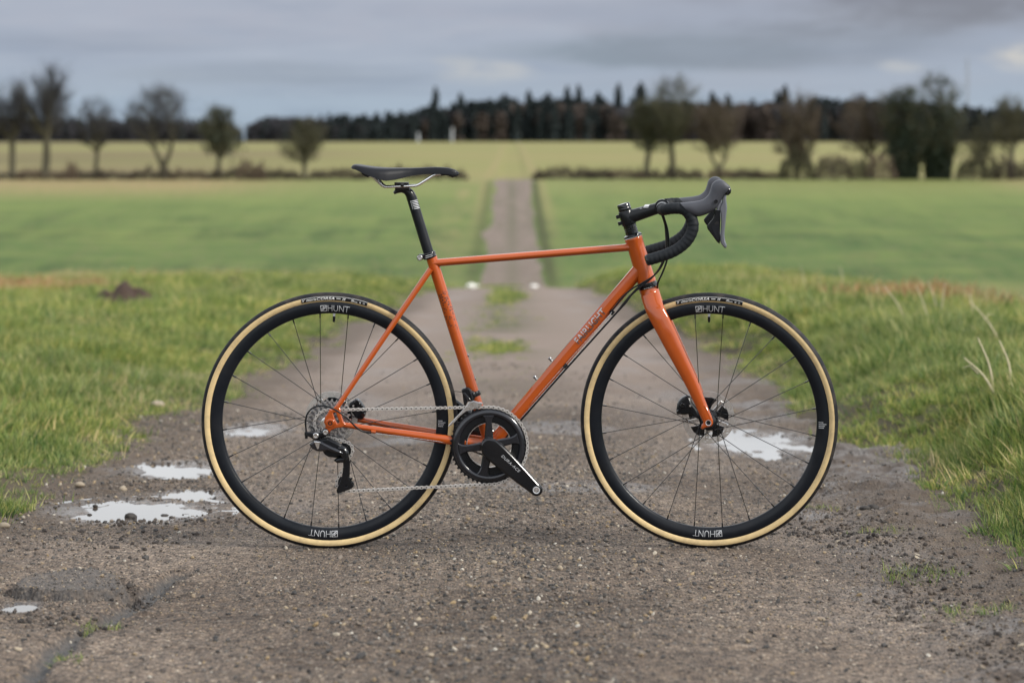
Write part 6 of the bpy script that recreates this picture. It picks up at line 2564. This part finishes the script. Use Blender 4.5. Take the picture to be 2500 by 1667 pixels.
mb.prism([V2(p3(*q, -.083)) for q in [(245, 808), (330, 815), (312, 910), (290, 908)]], YB - .0985, YB - .094, .0015)
build(mb, 'highlight_plate', STEEL, der, smooth=30)
mb = MB()
mb.prism([V2(p3(*q, -.066)) for q in [(540, 880), (610, 868), (660, 895), (690, 950), (690, 1010), (640, 1075), (590, 1080), (545, 1085), (500, 1050), (540, 1020), (600, 1010)]], YB - .088, YB - .062, .005)
build(mb, 'knuckle', GLOSS, der, smooth=50)
for yo, nm in ((-.0625, 'cage_plate'), (-.0455 + .004, 'cage_plate')):
    mb = MB()
    mb.prism([V2(p3(*q, -.060)) for q in [(612, 1000), (690, 985), (698, 1080), (694, 1200), (690, 1290), (750, 1385), (735, 1412), (700, 1430), (560, 1480), (535, 1475), (532, 1440), (560, 1370), (600, 1270), (618, 1150)]], YB + yo - .0012, YB + yo + .0012, .0008,
             [[V2(p3(*q, -.060)) for q in [(640, 1385), (668, 1372), (672, 1390), (640, 1398)]]])
    build(mb, nm, GLOSS, der, smooth=40)
for G in (G1, G2):
    mb = toothed(Vector((G.x, 0, G.y)), 11, .0185, .0232, YCH - .0016, YCH + .0016, [circle(Vector((G.x, 0, G.y)), .006, 24)])
    mb.lathe((G.x, YCH, G.y), (0, -1, 0), [(.003, -.005), (.0068, -.005), (.0068, .005), (.003, .005)], 18)
    build(mb, 'pulley', BLACK, der, smooth=30)

# front derailleur
fd = empty('front_derailleur', P(1150, 970, -.03), bike, 'black front derailleur clamped to the seat tube')
k7 = 140 / 1829
p7 = lambda a, b_, y_: P(1060 + a * k7, 930 + b_ * k7, y_)
mb = MB()
sc_ = st_top + st_dir * ((p7(1320, 395, 0) - st_top).dot(st_dir))
mb.lathe(sc_ - st_dir * .0065, st_dir, [(.0145, 0), (.0170, 0), (.0175, .0008), (.0175, .012), (.0170, .013), (.0145, .013)], 32)
build(mb, 'clamp_band', BLACK, fd, smooth=40)
mb = MB()
mb.prism([V2(p7(*q, -.03)) for q in [(870, 280), (930, 225), (1050, 200), (1130, 225), (1200, 320), (1270, 330), (1330, 460), (1290, 560), (1240, 620), (1080, 640), (1000, 780), (960, 770), (930, 620), (905, 400)]], YB - .040, YB - .016, .003)
build(mb, 'body', BLACK, fd, smooth=45)
for pl, yy in (([(905, 375), (985, 370), (1180, 590), (1060, 610)], -.043), ([(1130, 375), (1200, 365), (1245, 560), (1190, 575)], -.042)):
    mb = MB()
    mb.prism([V2(p7(*q, -.04)) for q in pl], YB + yy, YB + yy + .004, .0012)
    build(mb, 'link_arm', GREYM, fd, smooth=40)
cage_px = [(1085, 690), (1260, 640), (1390, 680), (1500, 690), (1540, 720), (1500, 790), (1330, 830), (1240, 900), (1010, 960), (860, 1080), (720, 1230), (590, 1370), (490, 1440), (445, 1435), (530, 1330), (760, 1090), (960, 870), (1060, 760)]
for yy, mt in ((-.0545, STEEL), (-.0400, STEEL)):
    mb = MB()
    mb.prism([V2(p7(*q, -.050)) for q in cage_px], YB + yy - .0008, YB + yy + .0008, .0005)
    build(mb, 'cage_plate', mt, fd, smooth=40)
cable('derailleur_wire', [p7(880, 345, -.03), p7(640, 325, -.02)], .0009, BLACK, 2, parent=fd)

# brake calipers on the far side
def caliper(pts_main, pts_extra, bolts, ycen, xf, label, f, extra_y=0.):
    c0 = f(*pts_main[0])
    cal = empty('brake_caliper', Vector((c0.x, YB + ycen, c0.z)), bike, label)
    mb = MB()
    mb.prism([V2(f(*q)) for q in pts_main], YB + ycen - .019, YB + ycen + .017, .005)
    build(mb, 'body', BLACK, cal, smooth=40, xf=xf)
    for q in pts_extra:
        mb = MB()
        c = f(*q[:2])
        mb.lathe((c.x, YB + ycen - .019, c.z), (0, -1, 0), [(.0001, -.01), (q[2], -.01), (q[2], .004), (q[2] * .8, .006), (q[2] * .45, .006), (q[2] * .4, .003), (.0001, .003)], 18)
        build(mb, 'piston_cap', GLOSS, cal, smooth=40, xf=xf)
    for q in bolts:
        mb = MB()
        c = f(*q[:2])
        mb.lathe((c.x, YB + ycen - .020, c.z), (0, -1, 0), [(.0001, -.004), (q[2], -.004), (q[2], .0035), (q[2] * .5, .0035), (q[2] * .42, .001), (.0001, .001)], 14)
        build(mb, 'bolt', STEEL, cal, xf=xf)
    for i in range(5):
        mb = MB()
        a, b_ = f(*pts_main[1]), f(*pts_main[len(pts_main) // 2])
        c = a.lerp(b_, .15 + .14 * i)
        mb.box((c.x, YB + ycen - .0205, c.z), (.0012, .0025, .009))
        build(mb, 'cooling_rib', BLACK, cal, smooth=0, xf=xf)


k6 = 260 / 2146
f6 = lambda a, b_, y_=.05: PS(1600 + a * k6, 930 + b_ * k6, y_)
caliper([(430, 540), (440, 470), (480, 390), (540, 330), (630, 290), (690, 300), (730, 420), (840, 560), (900, 700), (860, 760), (760, 700), (700, 650), (600, 668), (440, 665), (420, 620)], [(470, 610, .0062), (548, 475, .0075)], [(700, 480, .003)], .056, SR, 'front disc brake caliper behind the fork blade', f6)
f3 = lambda a, b_, y_=.05: p3(a, b_, y_)
caliper([(700, 330), (760, 290), (800, 280), (840, 320), (880, 380), (905, 440), (895, 500), (850, 545), (780, 520), (730, 450), (690, 400)], [(795, 315, .0068), (870, 470, .0062)], [(750, 360, .003)], .060, None, 'rear disc brake caliper between the stays', f3)
